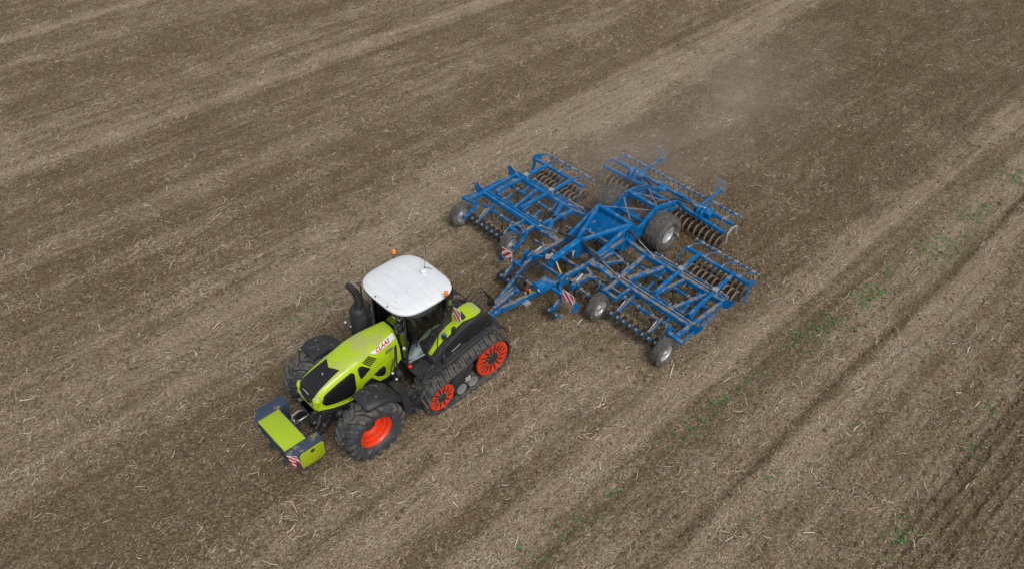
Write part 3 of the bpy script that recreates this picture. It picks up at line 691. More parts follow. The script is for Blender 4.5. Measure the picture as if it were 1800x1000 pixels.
m = MB(); m.cyl((-.42, -.02, top_z(-.42,0)+.002), (-.42, -.02, top_z(-.42,0)+.014), .022, 12); m.beam((-.44,-.07,top_z(-.44,0)+.01), (-.44,-.03,top_z(-.44,0)+.01), .018); m.build('bonnet_latch', ZINC, bon)
for s in (-1, 1):
    # nose pods with a round lamp, lower corner horn
    m = MB(); m.sphere((-.84, s*.335, 1.73), .115, 16, 10, 1.0)
    m.tube([(-.86, s*.335, 1.72), (-.90, s*.33, 1.56), (-.84, s*.33, 1.42), (-.66, s*.37, 1.36)], [.085, .075, .07, .05], 10)
    m.tube([(-.70, s*.385, 1.35), (-.45, s*.425, 1.28), (-.12, s*.44, 1.19), (.12, s*.445, 1.17)], .028, 8)
    pod = m.build('lamp_pod', LIME, bon)
    m = MB(); m.sphere((-.86, s*.39, 1.80), .033, 12, 8); m.build('position_lamp', LAMP, pod)
    m = MB(); m.box((-.955, s*.26-.06, 1.50), (-.93, s*.26+.06, 1.60)); m.build('headlight', LAMP, bon)
    m = MB(); m.cyl((-.44, s*.448, 1.30), (-.44, s*.465, 1.30), .02, 10); m.build('side_lamp', LAMP, bon)
    m = MB(); m.box((-.70, s*.34, 1.16), (-.64, s*.37, 1.27)); m.build('side_reflector', YEL, tr)
# decal field with the maker's lettering on the bonnet flank
side_patch('name_plate', rng_(.70, 1.50, 12), L_([.70, .84, 1.36, 1.5], [2.265, 2.17, 2.18, 2.20]), L_([.70, .8, 1.0, 1.3, 1.5], [2.268, 2.268, 2.29, 2.325, 2.34]), SIGNW, bon, rows=3)
def text_mesh(name, body, size, matl, parent, org, ux, uy, depth=.003, shear=0, bold=0):
    cu = bpy.data.curves.new(name, 'FONT'); cu.body = body; cu.size = size; cu.extrude = depth; cu.shear = shear; cu.offset = bold; cu.resolution_u = 2
    t = bpy.data.objects.new(name, cu); col.objects.link(t); bpy.context.view_layer.update()
    me = bpy.data.meshes.new_from_object(t.evaluated_get(bpy.context.evaluated_depsgraph_get())); bpy.data.objects.remove(t)
    ux, uy = Vector(ux).normalized(), Vector(uy).normalized(); nz = ux.cross(uy).normalized(); uy = nz.cross(ux)
    M = Matrix((ux, uy, nz)).transposed().to_4x4(); M.translation = Vector(org) - ORG[parent.name]
    me.transform(M); me.materials.clear(); me.materials.append(matl)
    o = bpy.data.objects.new(name, me); col.objects.link(o); o.parent = parent; ORG[o.name] = ORG[parent.name]; return o
for s in (-1, 1):
    if s < 0: a = (.86, -(side_y(.86, 2.19)+.022), 2.185); b = (1.36, -(side_y(1.36, 2.22)+.022), 2.215)
    else: a = (1.38, side_y(1.38, 2.18)+.012, 2.175); b = (.88, side_y(.88, 2.15)+.012, 2.145)
    A, B = Vector(a), Vector(b)
    up = Vector((0, -s*.5, 1)) if s > 0 else Vector((0, .5, 1))
    text_mesh('lettering', 'CLAAS', .155, SIGNR, bon, A, B-A, up, bold=.004, shear=.25)
    a2 = A + Vector((.22 if s < 0 else 0, s*.085, -.125)); text_mesh('model_lettering', 'AXION', .075, BLACK, bon, a2, B-A, up, bold=.002)
    m = MB(); q = a2 + (B-A).normalized()*.06 + Vector((0, -s*.01, .075)); m.beam(q, q + (B-A).normalized()*.16, .006, .03, up=up); m.build('model_plate', ZINC, bon)
# front mudguards
for s in (-1, 1):
    m = MB(); cx_, cz_ = 0.02, RF; R0 = .97; n = 16; g = []
    for i in range(n+1):
        a = math.radians(103 - 72*i/n); rr = R0 + .03*math.sin(PI*i/n); wo = .36 - .07*abs(i/n*2-1)**3
        for y, dz in ((-.34, -.05), (-.30, 0), (-.1, .02), (.12, .02), (wo-.05, -.005), (wo, -.06), (wo+.005, -.10)):
            r = rr + dz; yy = s*(1.10 + y); g.append((cx_ + r*math.cos(a), yy, cz_ + r*math.sin(a)))
    k = 7; m.add(g, [(i*k+j, i*k+j+1, (i+1)*k+j+1, (i+1)*k+j) for i in range(n) for j in range(k-1)])
    fd = m.build('front_mudguard', ANTH, tr)
    md = fd.modifiers.new('thick', 'SOLIDIFY'); md.thickness = .012
    m = MB()
    for a_, y in ((88, -.18), (66, -.18), (80, .15)):
        a = math.radians(a_); p = Vector((cx_+1.012*math.cos(a), s*(1.1+y), cz_+1.012*math.sin(a))); m.cyl(p, p+Vector((0,0,.018)), .014, 8)
    m.build('bolt', ZINC, fd)
    m = MB(); m.tube([(.1, s*.85, 1.0), (.15, s*.80, 1.5), (.2, s*.95, 1.76)], .03); m.build('mudguard_bracket', BLACK, fd)
# front linkage
m = MB()
for s in (-1, 1):
    m.beam((-.75, s*.38, .72), (-1.25, s*.42, .62), .07, .15); m.cyl((-.78, s*.28, 1.12), (-1.1, s*.38, .70), .045, 12); m.beam((-.6, s*.3, .75), (-.85, s*.4, .72), .09, .22)
m.cyl((-.78, -.42, .74), (-.78, .42, .74), .06); m.box((-1.0, -.22, .80), (-.70, .22, 1.3)); m.cyl((-.9, -.1, .70), (-.9, -.1, .95), .15, 14); m.box((-1.0, -.3, 1.2), (-.86, .3, 1.3))
m.build('front_linkage', BLACK, tr, bevel=.006)
m = MB(); m.cyl((-1.0, .02, .98), (-1.28, .02, .97), .03); m.tube([(-.95, .10, 1.12), (-1.15, .13, 1.17), (-1.32, .12, 1.14), (-1.38, .08, 1.0)], .028, 8); m.tube([(-1.34, .03, 1.12), (-1.36, -.02, 1.05), (-1.35, -.03, .9)], .025, 8)
m.build('top_link', CHROME, tr)
m = MB()
for k, (y, z) in enumerate(((.2, 1.2), (.1, 1.24), (-.15, 1.22), (-.24, 1.12), (-.3, .98))):
    m.cyl((-1.0, y, z), (-1.05, y, z+.01), .022, 8); m.cyl((-.98, y-.06, z-.1), (-1.02, y-.06, z-.1), .016, 8)
m.box((-1.02, .2, 1.28), (-.95, .3, 1.36)); m.build('hydraulic_coupling', CHROME, tr)
m = MB()
for k in range(4): m.tube([(-.95, -.2+.1*k, 1.1), (-1.06, -.22+.12*k, .98), (-.98, -.28+.1*k, .8), (-.85, -.3+.1*k, .72)], .012, 6)
m.build('front_hose', HOSE, tr)

# ---------- cab
def ring_xy(z):     # plan of the glasshouse at height z: front, middle, rear corners (x, half width)
    t = (z-1.35)/(3.27-1.35); fl = .04*math.sin(PI*min(max(t,0),1))
    return [(1.60, .60+.03*t+fl*.4), (2.15, .70+.06*t+fl), (2.78, .74+.08*t+fl), (3.02, .60+.08*t)]
cab = empty_body = MB()
def pillar(mb, k, s, z0, z1, wdt):
    pts = []
    for i in range(6):
        z = z0+(z1-z0)*i/5; x, y = ring_xy(z)[k]; pts.append((x, s*y, z))
    for a, b in zip(pts[:-1], pts[1:]): mb.beam(a, b, wdt, wdt*.8, up=(1,0,0))
m = MB()
for s in (-1, 1):
    pillar(m, 0, s, 1.35, 3.3, .06); pillar(m, 2, s, 2.5, 3.3, .07); pillar(m, 3, s, 2.5, 3.3, .06)
    # lower door line sweeping back up to the rear
    P = [(1.60, .60, 1.40), (2.12, .67, 1.42), (2.26, .71, 1.62), (2.48, .77, 2.05), (2.70, .80, 2.42), (2.78, .80, 2.6)]
    for a, b in zip(P[:-1], P[1:]): m.beam((a[0], s*a[1], a[2]), (b[0], s*b[1], b[2]), .07, .07, up=(0,1,0))
    # black body side behind the door
    poly = [(2.14, 1.25), (2.20, 1.42), (2.32, 1.62), (2.54, 2.05), (2.76, 2.42), (2.82, 2.60), (3.05, 2.60), (3.05, 1.25)]
    m.prism(poly, s*.50, s*.66)
    m.beam((1.58, s*.60, 3.27), (3.02, s*.72, 3.27), .12, .10)
m.beam((1.60, -.62, 3.27), (1.60, .62, 3.27), .10, .10); m.beam((3.02, -.7, 3.27), (3.02, .7, 3.27), .1, .1); m.beam((1.60, -.6, 1.42), (1.60, .6, 1.42), .08, .12); m.beam((3.03, -.6, 1.9), (3.03, .6, 1.9), .08, .08)
m.box((1.62, -.58, 1.22), (3.05, .58, 1.38)); m.prism([(3.0, 1.25), (3.0, 1.9), (3.1, 1.9), (3.5, 1.35), (3.5, 1.1)], -.5, .5)
cab = m.build('cab', BLACK, tr)
m = MB(); m.box((1.66, -.6, 1.381), (2.95, .6, 1.40)); m.build('cab_floor', FLOORM, cab)
m = MB()
def gl(pts): m.plate(pts, (Vector(pts[1])-Vector(pts[0])).cross(Vector(pts[2])-Vector(pts[0])), .008)
gl([(1.585, -.58, 1.48), (1.585, .58, 1.48), (1.585, .60, 3.22), (1.585, -.60, 3.22)]); m.build('windscreen', GLASS, cab)
for s in (-1, 1):
    m = MB(); pl = [(1.66, .60, 1.46), (2.10, .665, 1.47), (2.24, .70, 1.66), (2.46, .755, 2.08), (2.70, .79, 2.46), (2.74, .81, 3.20), (2.2, .77, 3.22), (1.66, .64, 3.22)]
    mid = [(1.66, .625, 2.3), (2.2, .735, 2.3), (2.62, .785, 2.35)]
    V_ = [(x, s*y, z) for x, y, z in pl + mid]
    m.add(V_, [(0,1,2,9,8), (2,3,4,10,9), (4,5,10), (10,5,6,9), (9,6,7,8)]); d_ = m.build('door', GLASS, cab)
    md = d_.modifiers.new('thick', 'SOLIDIFY'); md.thickness = .006
    m = MB()
    F = [(1.655, .615, 1.44), (2.11, .68, 1.45), (2.26, .715, 1.65), (2.48, .77, 2.07), (2.72, .805, 2.45)]
    for a, b in zip(F[:-1], F[1:]): m.beam((a[0], s*a[1], a[2]), (b[0], s*b[1], b[2]), .02, .035, up=(0,1,0))
    m.build('door_frame', INT, d_)
    m = MB(); m.box((2.56, s*.80, 2.16), (2.60, s*.83, 2.30)); m.build('door_handle', BLACK, d_)
    m = MB(); m.plate([(2.80, s*.84, 2.65), (3.0, s*.74, 2.65), (3.0, s*.74, 3.2), (2.80, s*.84, 3.2)], (0, s, 0), .006); m.build('rear_side_window', GLASS, cab)
m = MB(); m.plate([(3.03, -.6, 1.95), (3.03, .6, 1.95), (3.03, .66, 3.2), (3.03, -.66, 3.2)], (1,0,0), .006); m.build('rear_window', GLASS, cab)
# roof
def sq(t, n=4.0): c_, s_ = math.cos(t), math.sin(t); return (math.copysign(abs(c_)**(2/n), c_), math.copysign(abs(s_)**(2/n), s_))
RX, RHX, RHY, RZ = 2.21, .895, .985, 3.31
def roofz(u): return 3.315 + .125*(1-u**3.2)**.8 if u < 1 else 3.315
m = MB(); n = 72; g = []
lv = [(0.0, None), (.3, None), (.55, None), (.75, None), (.88, None), (.95, None), (.985, None)]
rings = [(f, roofz(f)) for f, _ in lv[1:]] + [(1.0, 3.315), (.998, 3.27), (.97, 3.245), (.80, 3.24)]
g.append((RX, 0, roofz(0)))
for f, z in rings:
    for i in range(n):
        a, b = sq(2*PI*i/n, 3.6); g.append((RX + RHX*a*f, RHY*b*f*(1 - .05*(a*f < 0)*abs(a*f)**2), z))
fs = [(0, 1+i, 1+(i+1) % n) for i in range(n)]
for r in range(len(rings)-1):
    for i in range(n): fs.append((1+r*n+i, 1+(r+1)*n+i, 1+(r+1)*n+(i+1) % n, 1+r*n+(i+1) % n))
fs.append(tuple(1+(len(rings)-1)*n+i for i in range(n)))
m.add(g, fs); roof = m.build('roof', WHITE, cab, smooth=50)
def rz(x, y):
    u = (abs((x-RX)/RHX)**3.6 + abs(y/RHY)**3.6)**(1/3.6); return roofz(min(u, .999))
m = MB()   # pressed ribs of the roof skin
def rib(pts, wd=.022, h=.014):
    P = []
    for (x0, y0), (x1, y1) in zip(pts[:-1], pts[1:]):
        for i in range(8): t = i/8; P.append((x0+(x1-x0)*t, y0+(y1-y0)*t))
    P.append(pts[-1])
    for (x0, y0), (x1, y1) in zip(P[:-1], P[1:]): m.beam((x0, y0, rz(x0, y0)), (x1, y1, rz(x1, y1)), wd, h)
rib([(1.42, .30), (2.85, .30)]); rib([(1.42, -.30), (2.85, -.30)])
rib([(2.62, -.86), (2.62, .86)]); rib([(1.95, -.86), (1.95, -.3)]); rib([(1.95, .3), (1.95, .86)]); rib([(2.28, .3), (2.28, .88)]); rib([(2.28, -.88), (2.28, -.3)]); rib([(1.75, -.3), (1.75, .3)])
rib([(1.62, -.72), (1.48, -.60), (1.42, -.3), (1.40, 0), (1.42, .3), (1.48, .60), (1.62, .72)], .02, .014)
rib([(2.0, -.42), (2.0, .42)], .022); rib([(2.0, .42), (2.06, .46), (2.5, .46), (2.56, .42)], .022); rib([(2.0, -.42), (2.06, -.46), (2.5, -.46), (2.56, -.42), (2.56, .42)], .022)
m.build('roof_rib', RIB_SHADE, roof)
m = MB()
for y in (-.35, .12): m.cyl((1.36, y, rz(1.38, y)+.004), (1.36, y, rz(1.38, y)+.015), .02, 10)
m.build('roof_plug', ANTH, roof)
m = MB(); m.cyl((2.70, -.05, 3.43), (2.70, -.05, 3.50), .07, 20); m.sphere((2.70, -.05, 3.50), .085, 20, 8, .35); m.build('satellite_receiver', SIGNW, cab, smooth=50)
m = MB(); m.cyl((2.81, .03, 3.42), (2.81, .03, 3.50), .016); m.tube([(2.81, .03, 3.5), (2.84, .03, 3.8), (2.88, .03, 4.1)], .007, 6); m.tube([(2.81, .03, 3.47), (2.86, -.04, 3.50), (2.93, -.10, 3.44)], .008, 6); m.build('antenna', BLACK, cab)
for s in (-1, 1):
    bx, by = (2.57, -1.06) if s < 0 else (2.59, .98)
    m = MB(); m.tube([(2.62, s*.80, 3.26), (2.60, s*.95, 3.24), (bx, by, 3.32), (bx, by, 3.44)], .012, 8); m.cyl((bx, by, 3.42), (bx, by, 3.47), .04, 12); bk = m.build('beacon', BLACK, cab)
    m = MB(); m.lathe((bx, by, 3.47), [(.052, 0), (.054, .06), (.045, .10), (.02, .125), (.003, .128)], 16, axis='z'); m.build('beacon_lens', ORANGE, bk, smooth=50)
    m = MB()   # work lamps under the roof edge
    for x, y in ((1.47, s*.52), (1.50, s*.66)): m.beam((x, y, 3.12), (x-.07, y, 3.10), .12, .10)
    wl = m.build('work_lamp', BLACK, cab)
    m = MB()
    for x, y in ((1.47, s*.52), (1.50, s*.66)): m.beam((x-.071, y, 3.10), (x-.078, y, 3.098), .09, .07)
    m.build('lamp_lens', LAMP, wl)
m = MB(); m.tube([(1.57, -.1, 1.55), (1.56, -.2, 1.9), (1.56, -.35, 2.5)], .012, 6); m.beam((1.565, -.36, 2.1), (1.565, -.34, 2.9), .02, .015, up=(1,0,0)); m.build('wiper', BLACK, cab)
# rear view camera block on the pillar, red grip at its foot
m = MB(); m.tube([(1.60, -.62, 2.95), (1.52, -.70, 2.85)], .018, 6); m.beam((1.52, -.50, 2.52), (1.50, -.50, 2.80), .16, .16); m.build('mirror', BLACK, cab, bevel=.02)
m = MB(); m.sphere((1.54, -.62, 2.02), .045, 12, 8, 1.4); m.build('pillar_lamp', LAMP, cab)
m = MB(); m.tube([(1.60, -.66, 1.36), (1.66, -.70, 1.36)], .05, 10); m.sphere((1.62, -.68, 1.36), .055, 12, 8); m.build('battery_switch', REDB, cab)
# inside the cab
m = MB(); m.box((2.20, -.27, 1.75), (2.68, .22, 1.90)); m.beam((2.62, -.02, 1.85), (2.80, -.02, 2.62), .48, .14, up=(1,0,0)); m.box((2.3, -.18, 1.4), (2.6, .14, 1.75)); m.beam((2.78, -.02, 2.62), (2.82, -.02, 2.85), .26, .10, up=(1,0,0)); m.build('driver_seat', SEATM, cab, bevel=.035)
m = MB(); m.box((2.15, -.50, 1.93), (2.68, -.34, 2.05)); m.box((2.10, .28, 1.40), (2.8, .56, 2.02)); m.box((2.7, -.55, 1.4), (2.98, -.36, 2.3)); m.build('armrest_console', INT, cab, bevel=.02)
m = MB(); m.beam((1.80, 0, 1.4), (1.95, 0, 2.05), .12, .14, up=(1,0,0)); m.box((1.66, -.35, 2.0), (1.8, .35, 2.08)); stc = m.build('steering_column', BLACK, cab, bevel=.01)
m = MB(); m.torus((0, 0, 0), .19, .015, 28, 8, axis='z'); 
for k in range(3): m.tube([(0, 0, 0), (.19*math.cos(2*PI*k/3+.5), .19*math.sin(2*PI*k/3+.5), 0)], .012, 6)
Rm = Matrix.Translation((1.99, 0, 2.12)) @ Matrix.Rotation(math.radians(-28), 4, 'Y'); m.v = [tuple(Rm @ Vector(v)) for v in m.v]; m.build('steering_wheel', BLACK, stc)
m = MB(); m.beam((1.95, -.42, 2.15), (1.90, -.42, 2.42), .26, .03, up=(1,0,0)); m.build('display', BLACK, cab)
m = MB(); m.sphere((2.86, -.48, 2.42), .07, 10, 6, 1.5); m.build('red_bag', REDB, cab)

# exhaust and air cleaner at the far side front corner of the cab
m = MB(); m.cyl((1.22, .74, 1.55), (1.22, .74, 2.55), .235, 20); m.cyl((1.22, .74, 2.55), (1.24, .74, 2.68), .235, 20, .17); m.box((1.06, .56, 2.30), (1.42, .92, 2.38)); m.box((1.36, .60, 1.6), (1.50, .86, 2.7))
m.cyl((1.22, .74, 1.98), (1.22, .74, 2.06), .25, 20); ex = m.build('exhaust_silencer', ANTH, tr, bevel=.008)
m = MB(); m.tube([(1.24, .74, 2.50), (1.25, .74, 2.95), (1.21, .75, 3.15), (1.10, .78, 3.38), (1.04, .80, 3.44)], [.11, .10, .095, .085, .075], 14); m.build('exhaust_pipe', ANTH, ex, smooth=50)
m = MB(); m.tube([(1.36, .74, 2.7), (1.38, .76, 3.25), (1.30, .80, 3.38), (1.42, .80, 3.30)], .022, 8); m.build('mirror_arm', BLACK, cab)
m = MB(); m.beam((1.52, .74, 1.75), (1.56, .70, 3.0), .045, .03); m.build('grab_rail', ZINC, cab)
m = MB(); m.tube([(1.12, .62, 1.98), (1.02, .82, 1.95), (.98, 1.02, 2.06)], .035, 8); 
lb = m.build('lamp_bracket', BLACK, ex)
m = MB(); m.sphere((.97, 1.02, 2.10), .042, 12, 8); m.sphere((1.02, .86, 2.04), .036, 12, 8); m.build('front_lamp', LAMP, lb)
# near side: steps, mirror stalks, lamp bracket
m = MB(); m.box((1.62, -1.20, 1.18), (2.36, -.56, 1.215)); plat = m.build('platform', BLACK, tr)
m = MB()
for i in range(13): m.box((1.63+.056*i, -1.19, 1.2155), (1.645+.056*i, -.60, 1.228))
for i in range(10): m.box((1.63, -1.18+.06*i, 1.2155), (2.34, -1.168+.06*i, 1.226))
m.build('tread_grid', GRID, plat)
for k, (z, y) in enumerate(((.95, -1.02), (.70, -1.10), (.45, -1.17))):
    m = MB(); m.box((1.18, y-.14, z-.015), (1.60, y+.12, z+.012)); m.build('step', BLACK, tr)
m = MB()
for x in (1.16, 1.60): m.beam((x, -.92, 1.18), (x, -1.22, .38), .03, .14, up=(1,0,0))
m.prism([(.92, 1.28), (1.13, 1.28), (1.20, .5), (1.12, .36), (1.02, .55)], -.70, -1.18); m.build('step_frame', ANTH, tr)
m = MB(); m.tube([(1.62, -1.18, 1.24), (1.70, -1.19, 1.45), (1.95, -1.17, 1.50), (2.22, -1.05, 1.55), (2.30, -.98, 1.95), (2.42, -.90, 2.3)], .016, 8)
m.tube([(1.16, -1.10, 1.02), (1.14, -1.12, 1.40), (1.12, -1.0, 1.75)], .016, 8); m.build('handrail', BLACK, tr)
m = MB()
m.beam((1.12, -.72, 1.38), (1.16, -.86, 1.62), .20, .12, up=(1,0,0)); m.tube([(1.16, -.80, 1.6), (1.14, -.84, 2.0), (1.22, -.74, 2.30), (1.24, -.72, 2.42)], .022, 8); m.tube([(1.10, -.78, 1.6), (1.06, -.84, 1.95), (1.14, -.80, 2.22), (1.20, -.72, 2.40)], .018, 8); m.tube([(1.18, -.84, 1.5), (1.24, -.95, 1.25), (1.32, -1.05, 1.12)], .02, 8); m.tube([(1.04, -.74, 1.62), (.98, -.8, 1.82), (1.02, -.82, 1.98), (1.10, -.76, 2.1)], .014, 8)
hb = m.build('lamp_bracket', BLACK, tr)
m = MB(); m.sphere((1.02, -.80, 1.66), .04, 12, 8); m.sphere((1.06, -.88, 1.48), .04, 12, 8, .8); m.build('front_lamp', LAMP, hb)
# rear housing: tank, lime cover, mudguard plate
for s in (-1, 1):
    m = MB(); m.prism([(2.12, 1.24), (2.15, 1.42), (2.32, 1.50), (2.42, 1.60), (2.90, 1.83), (3.15, 1.92), (3.75, 2.02), (3.98, 1.96), (4.12, 1.72), (4.16, 1.30), (3.6, 1.26), (2.6, 1.18)], s*.56, s*.99)
    hs_ = m.build('rear_housing', ANTH, tr, bevel=.035)
    m = MB(); m.prism([(2.46, 1.40), (2.60, 1.62), (3.05, 1.82), (3.35, 1.88), (4.02, 1.84), (4.06, 1.55), (4.0, 1.40), (3.3, 1.36), (3.05, 1.30), (2.6, 1.26)], s*.985, s*1.005)
    m.prism([(3.30, 1.60), (4.09, 1.64), (4.13, 1.48), (3.2, 1.36)], s*1.004, s*1.03); m.build('side_cover', GLASSBLK, hs_, bevel=.006)
    m = MB(); m.beam((2.72, s*1.012, 1.37), (3.02, s*1.012, 1.46), .012, .02, up=(0,0,1)); m.build('cover_handle', ZINC, hs_)
    # lime cover as a curved strip over the top
    P = [(2.20, 1.46, .60, .80), (2.30, 1.60, .585, .83), (2.55, 1.78, .57, .85), (2.85, 1.93, .53, .88), (3.05, 1.985, .49, .86), (3.25, 2.03, .44, .84), (3.45, 2.055, .42, .90), (3.62, 2.07, .42, .93), (3.78, 2.06, .43, .92), (3.86, 2.03, .47, .86)]
    g = []
    for x, z, y0, y1 in P:
        for t, dz in ((0, -.05), (.03, -.008), (.3, .012), (.7, .012), (.97, -.008), (1, -.06)): g.append((x, s*(y0+(y1-y0)*t), z+dz))
    m = MB(); k = 6; m.add(g, [(i*k+j, i*k+j+1, (i+1)*k+j+1, (i+1)*k+j) for i in range(len(P)-1) for j in range(k-1)] + [tuple(range(k)), tuple((len(P)-1)*k+j for j in range(k))])
    m.build('rear_cover', LIME, hs_, smooth=45)
    m = MB(); g = []
    for x, z in ((2.36, 1.20), (2.6, 1.26), (3.0, 1.36), (3.5, 1.44), (3.85, 1.47), (4.12, 1.43), (4.34, 1.31), (4.46, 1.18)):
        for y, dz in ((.55, .0), (1.02, .0), (1.16, -.01), (1.20, -.05)): g.append((x, s*y, z+dz))
    m.add(g, [(i*4+j, i*4+j+1, (i+1)*4+j+1, (i+1)*4+j) for i in range(7) for j in range(3)]); q = m.build('rear_mudguard', ANTH, tr); md = q.modifiers.new('thick', 'SOLIDIFY'); md.thickness = .015
    m = MB(); m.cyl((2.88, s*.90, 1.86), (2.90, s*.92, 2.06), .065, 12, .05); m.build('tank_neck', BLACK, hs_, bevel=.01)
    m = MB(); m.cyl((2.62, s*.86, 1.82), (2.62, s*.86, 1.93), .062, 14); nk = m.build('filler_neck', BLACK, hs_)
    m = MB(); m.sphere((2.62, s*.86, 1.95), .045, 14, 8, .8); m.build('filler_cap', BLUECAP, nk, smooth=60)
    m = MB(); m.tube([(2.60, s*.87, 1.86), (2.52, s*.98, 1.70), (2.40, s*1.08, 1.45), (2.36, s*1.12, 1.24)], .02, 8); m.build('grab_handle', BLACK, hs_)
hb_ = hazard('warning_board', (2.88, -.93, 2.42), (0, -1, 0), (0, 0, 1), .26, .36, cab, slope=-1, n=3)
m = MB(); m.beam((3.0, -.72, 2.62), (3.0, -1.06, 2.52), .05, .04); m.beam((3.02, -1.0, 2.55), (3.04, -1.16, 2.45), .10, .10); m.build('rear_lamp', BLACK, cab, bevel=.01)
# rear hitch gear
m = MB(); m.box((3.5, -.45, .75), (4.15, .45, 1.35)); m.beam((4.1, 0, .62), (4.75, 0, .60), .16, .10)
for s in (-1, 1): m.beam((4.1, s*.35, 1.35), (4.55, s*.42, .95), .06, .1); m.cyl((4.2, s*.42, 1.3), (4.45, s*.45, .8), .035)
for k in range(6): m.cyl((4.15, -.3+.1*k, 1.42), (4.26, -.3+.1*k, 1.42), .03, 8)
m.build('rear_linkage', BLACK, tr, bevel=.01)
for k in range(4):
    m = MB(); y = -.28+.15*k; z = 1.42
    m.tube([(4.2, y, z), (4.42, y-.05, z+.22), (4.72, y-.10, z+.12+.04*k), (4.92, y*.5-.12, z-.25), (4.88, y*.3-.05, .98), (5.1, y*.2, .92)], .016, 8); m.build('hydraulic_hose', HOSE, tr, smooth=60)

# ---------- rear track units
def belt_path():
    """stadium round the two end wheels; returns closed list of (x, z) of the belt mid line"""
    c1, r1, c2, r2 = (2.02, .50), .46, (3.77, .70), .60
    pts = []
    ang = math.atan2(c2[1]-c1[1], c2[0]-c1[0]); d = math.hypot(c2[0]-c1[0], c2[1]-c1[1]); off = math.asin((r2-r1)/d)
    aT = ang + PI/2 + off; 
    z0 = .045
    # front wheel arc from top tangent round the front to the bottom
    aB1 = 1.5*PI; aB2 = 1.5*PI
    for i in range(19): a = aT + (aB1-aT)*i/18; pts.append((c1[0]+r1*math.cos(a), c1[1]+r1*math.sin(a)))
    pb1 = pts[-1]
    a0, a1 = -PI/2+.28, aT
    p2 = []
    for i in range(23): a = a0 + (a1-a0)*i/22; p2.append((c2[0]+r2*math.cos(a), c2[1]+r2*math.sin(a)))
    for i in range(1, 16): t = i/16; pts.append((pb1[0]+(p2[0][0]-.12-pb1[0])*t, z0+(.0)))
    pts += p2
    return pts
def resample(pts, n):
    P = np.array(pts+[pts[0]]); dl = np.hypot(*np.diff(P, axis=0).T); s_ = np.concatenate([[0], np.cumsum(dl)]); u = np.linspace(0, s_[-1], n+1)[:-1]
    return np.stack([np.interp(u, s_, P[:, 0]), np.interp(u, s_, P[:, 1])], 1), s_[-1]
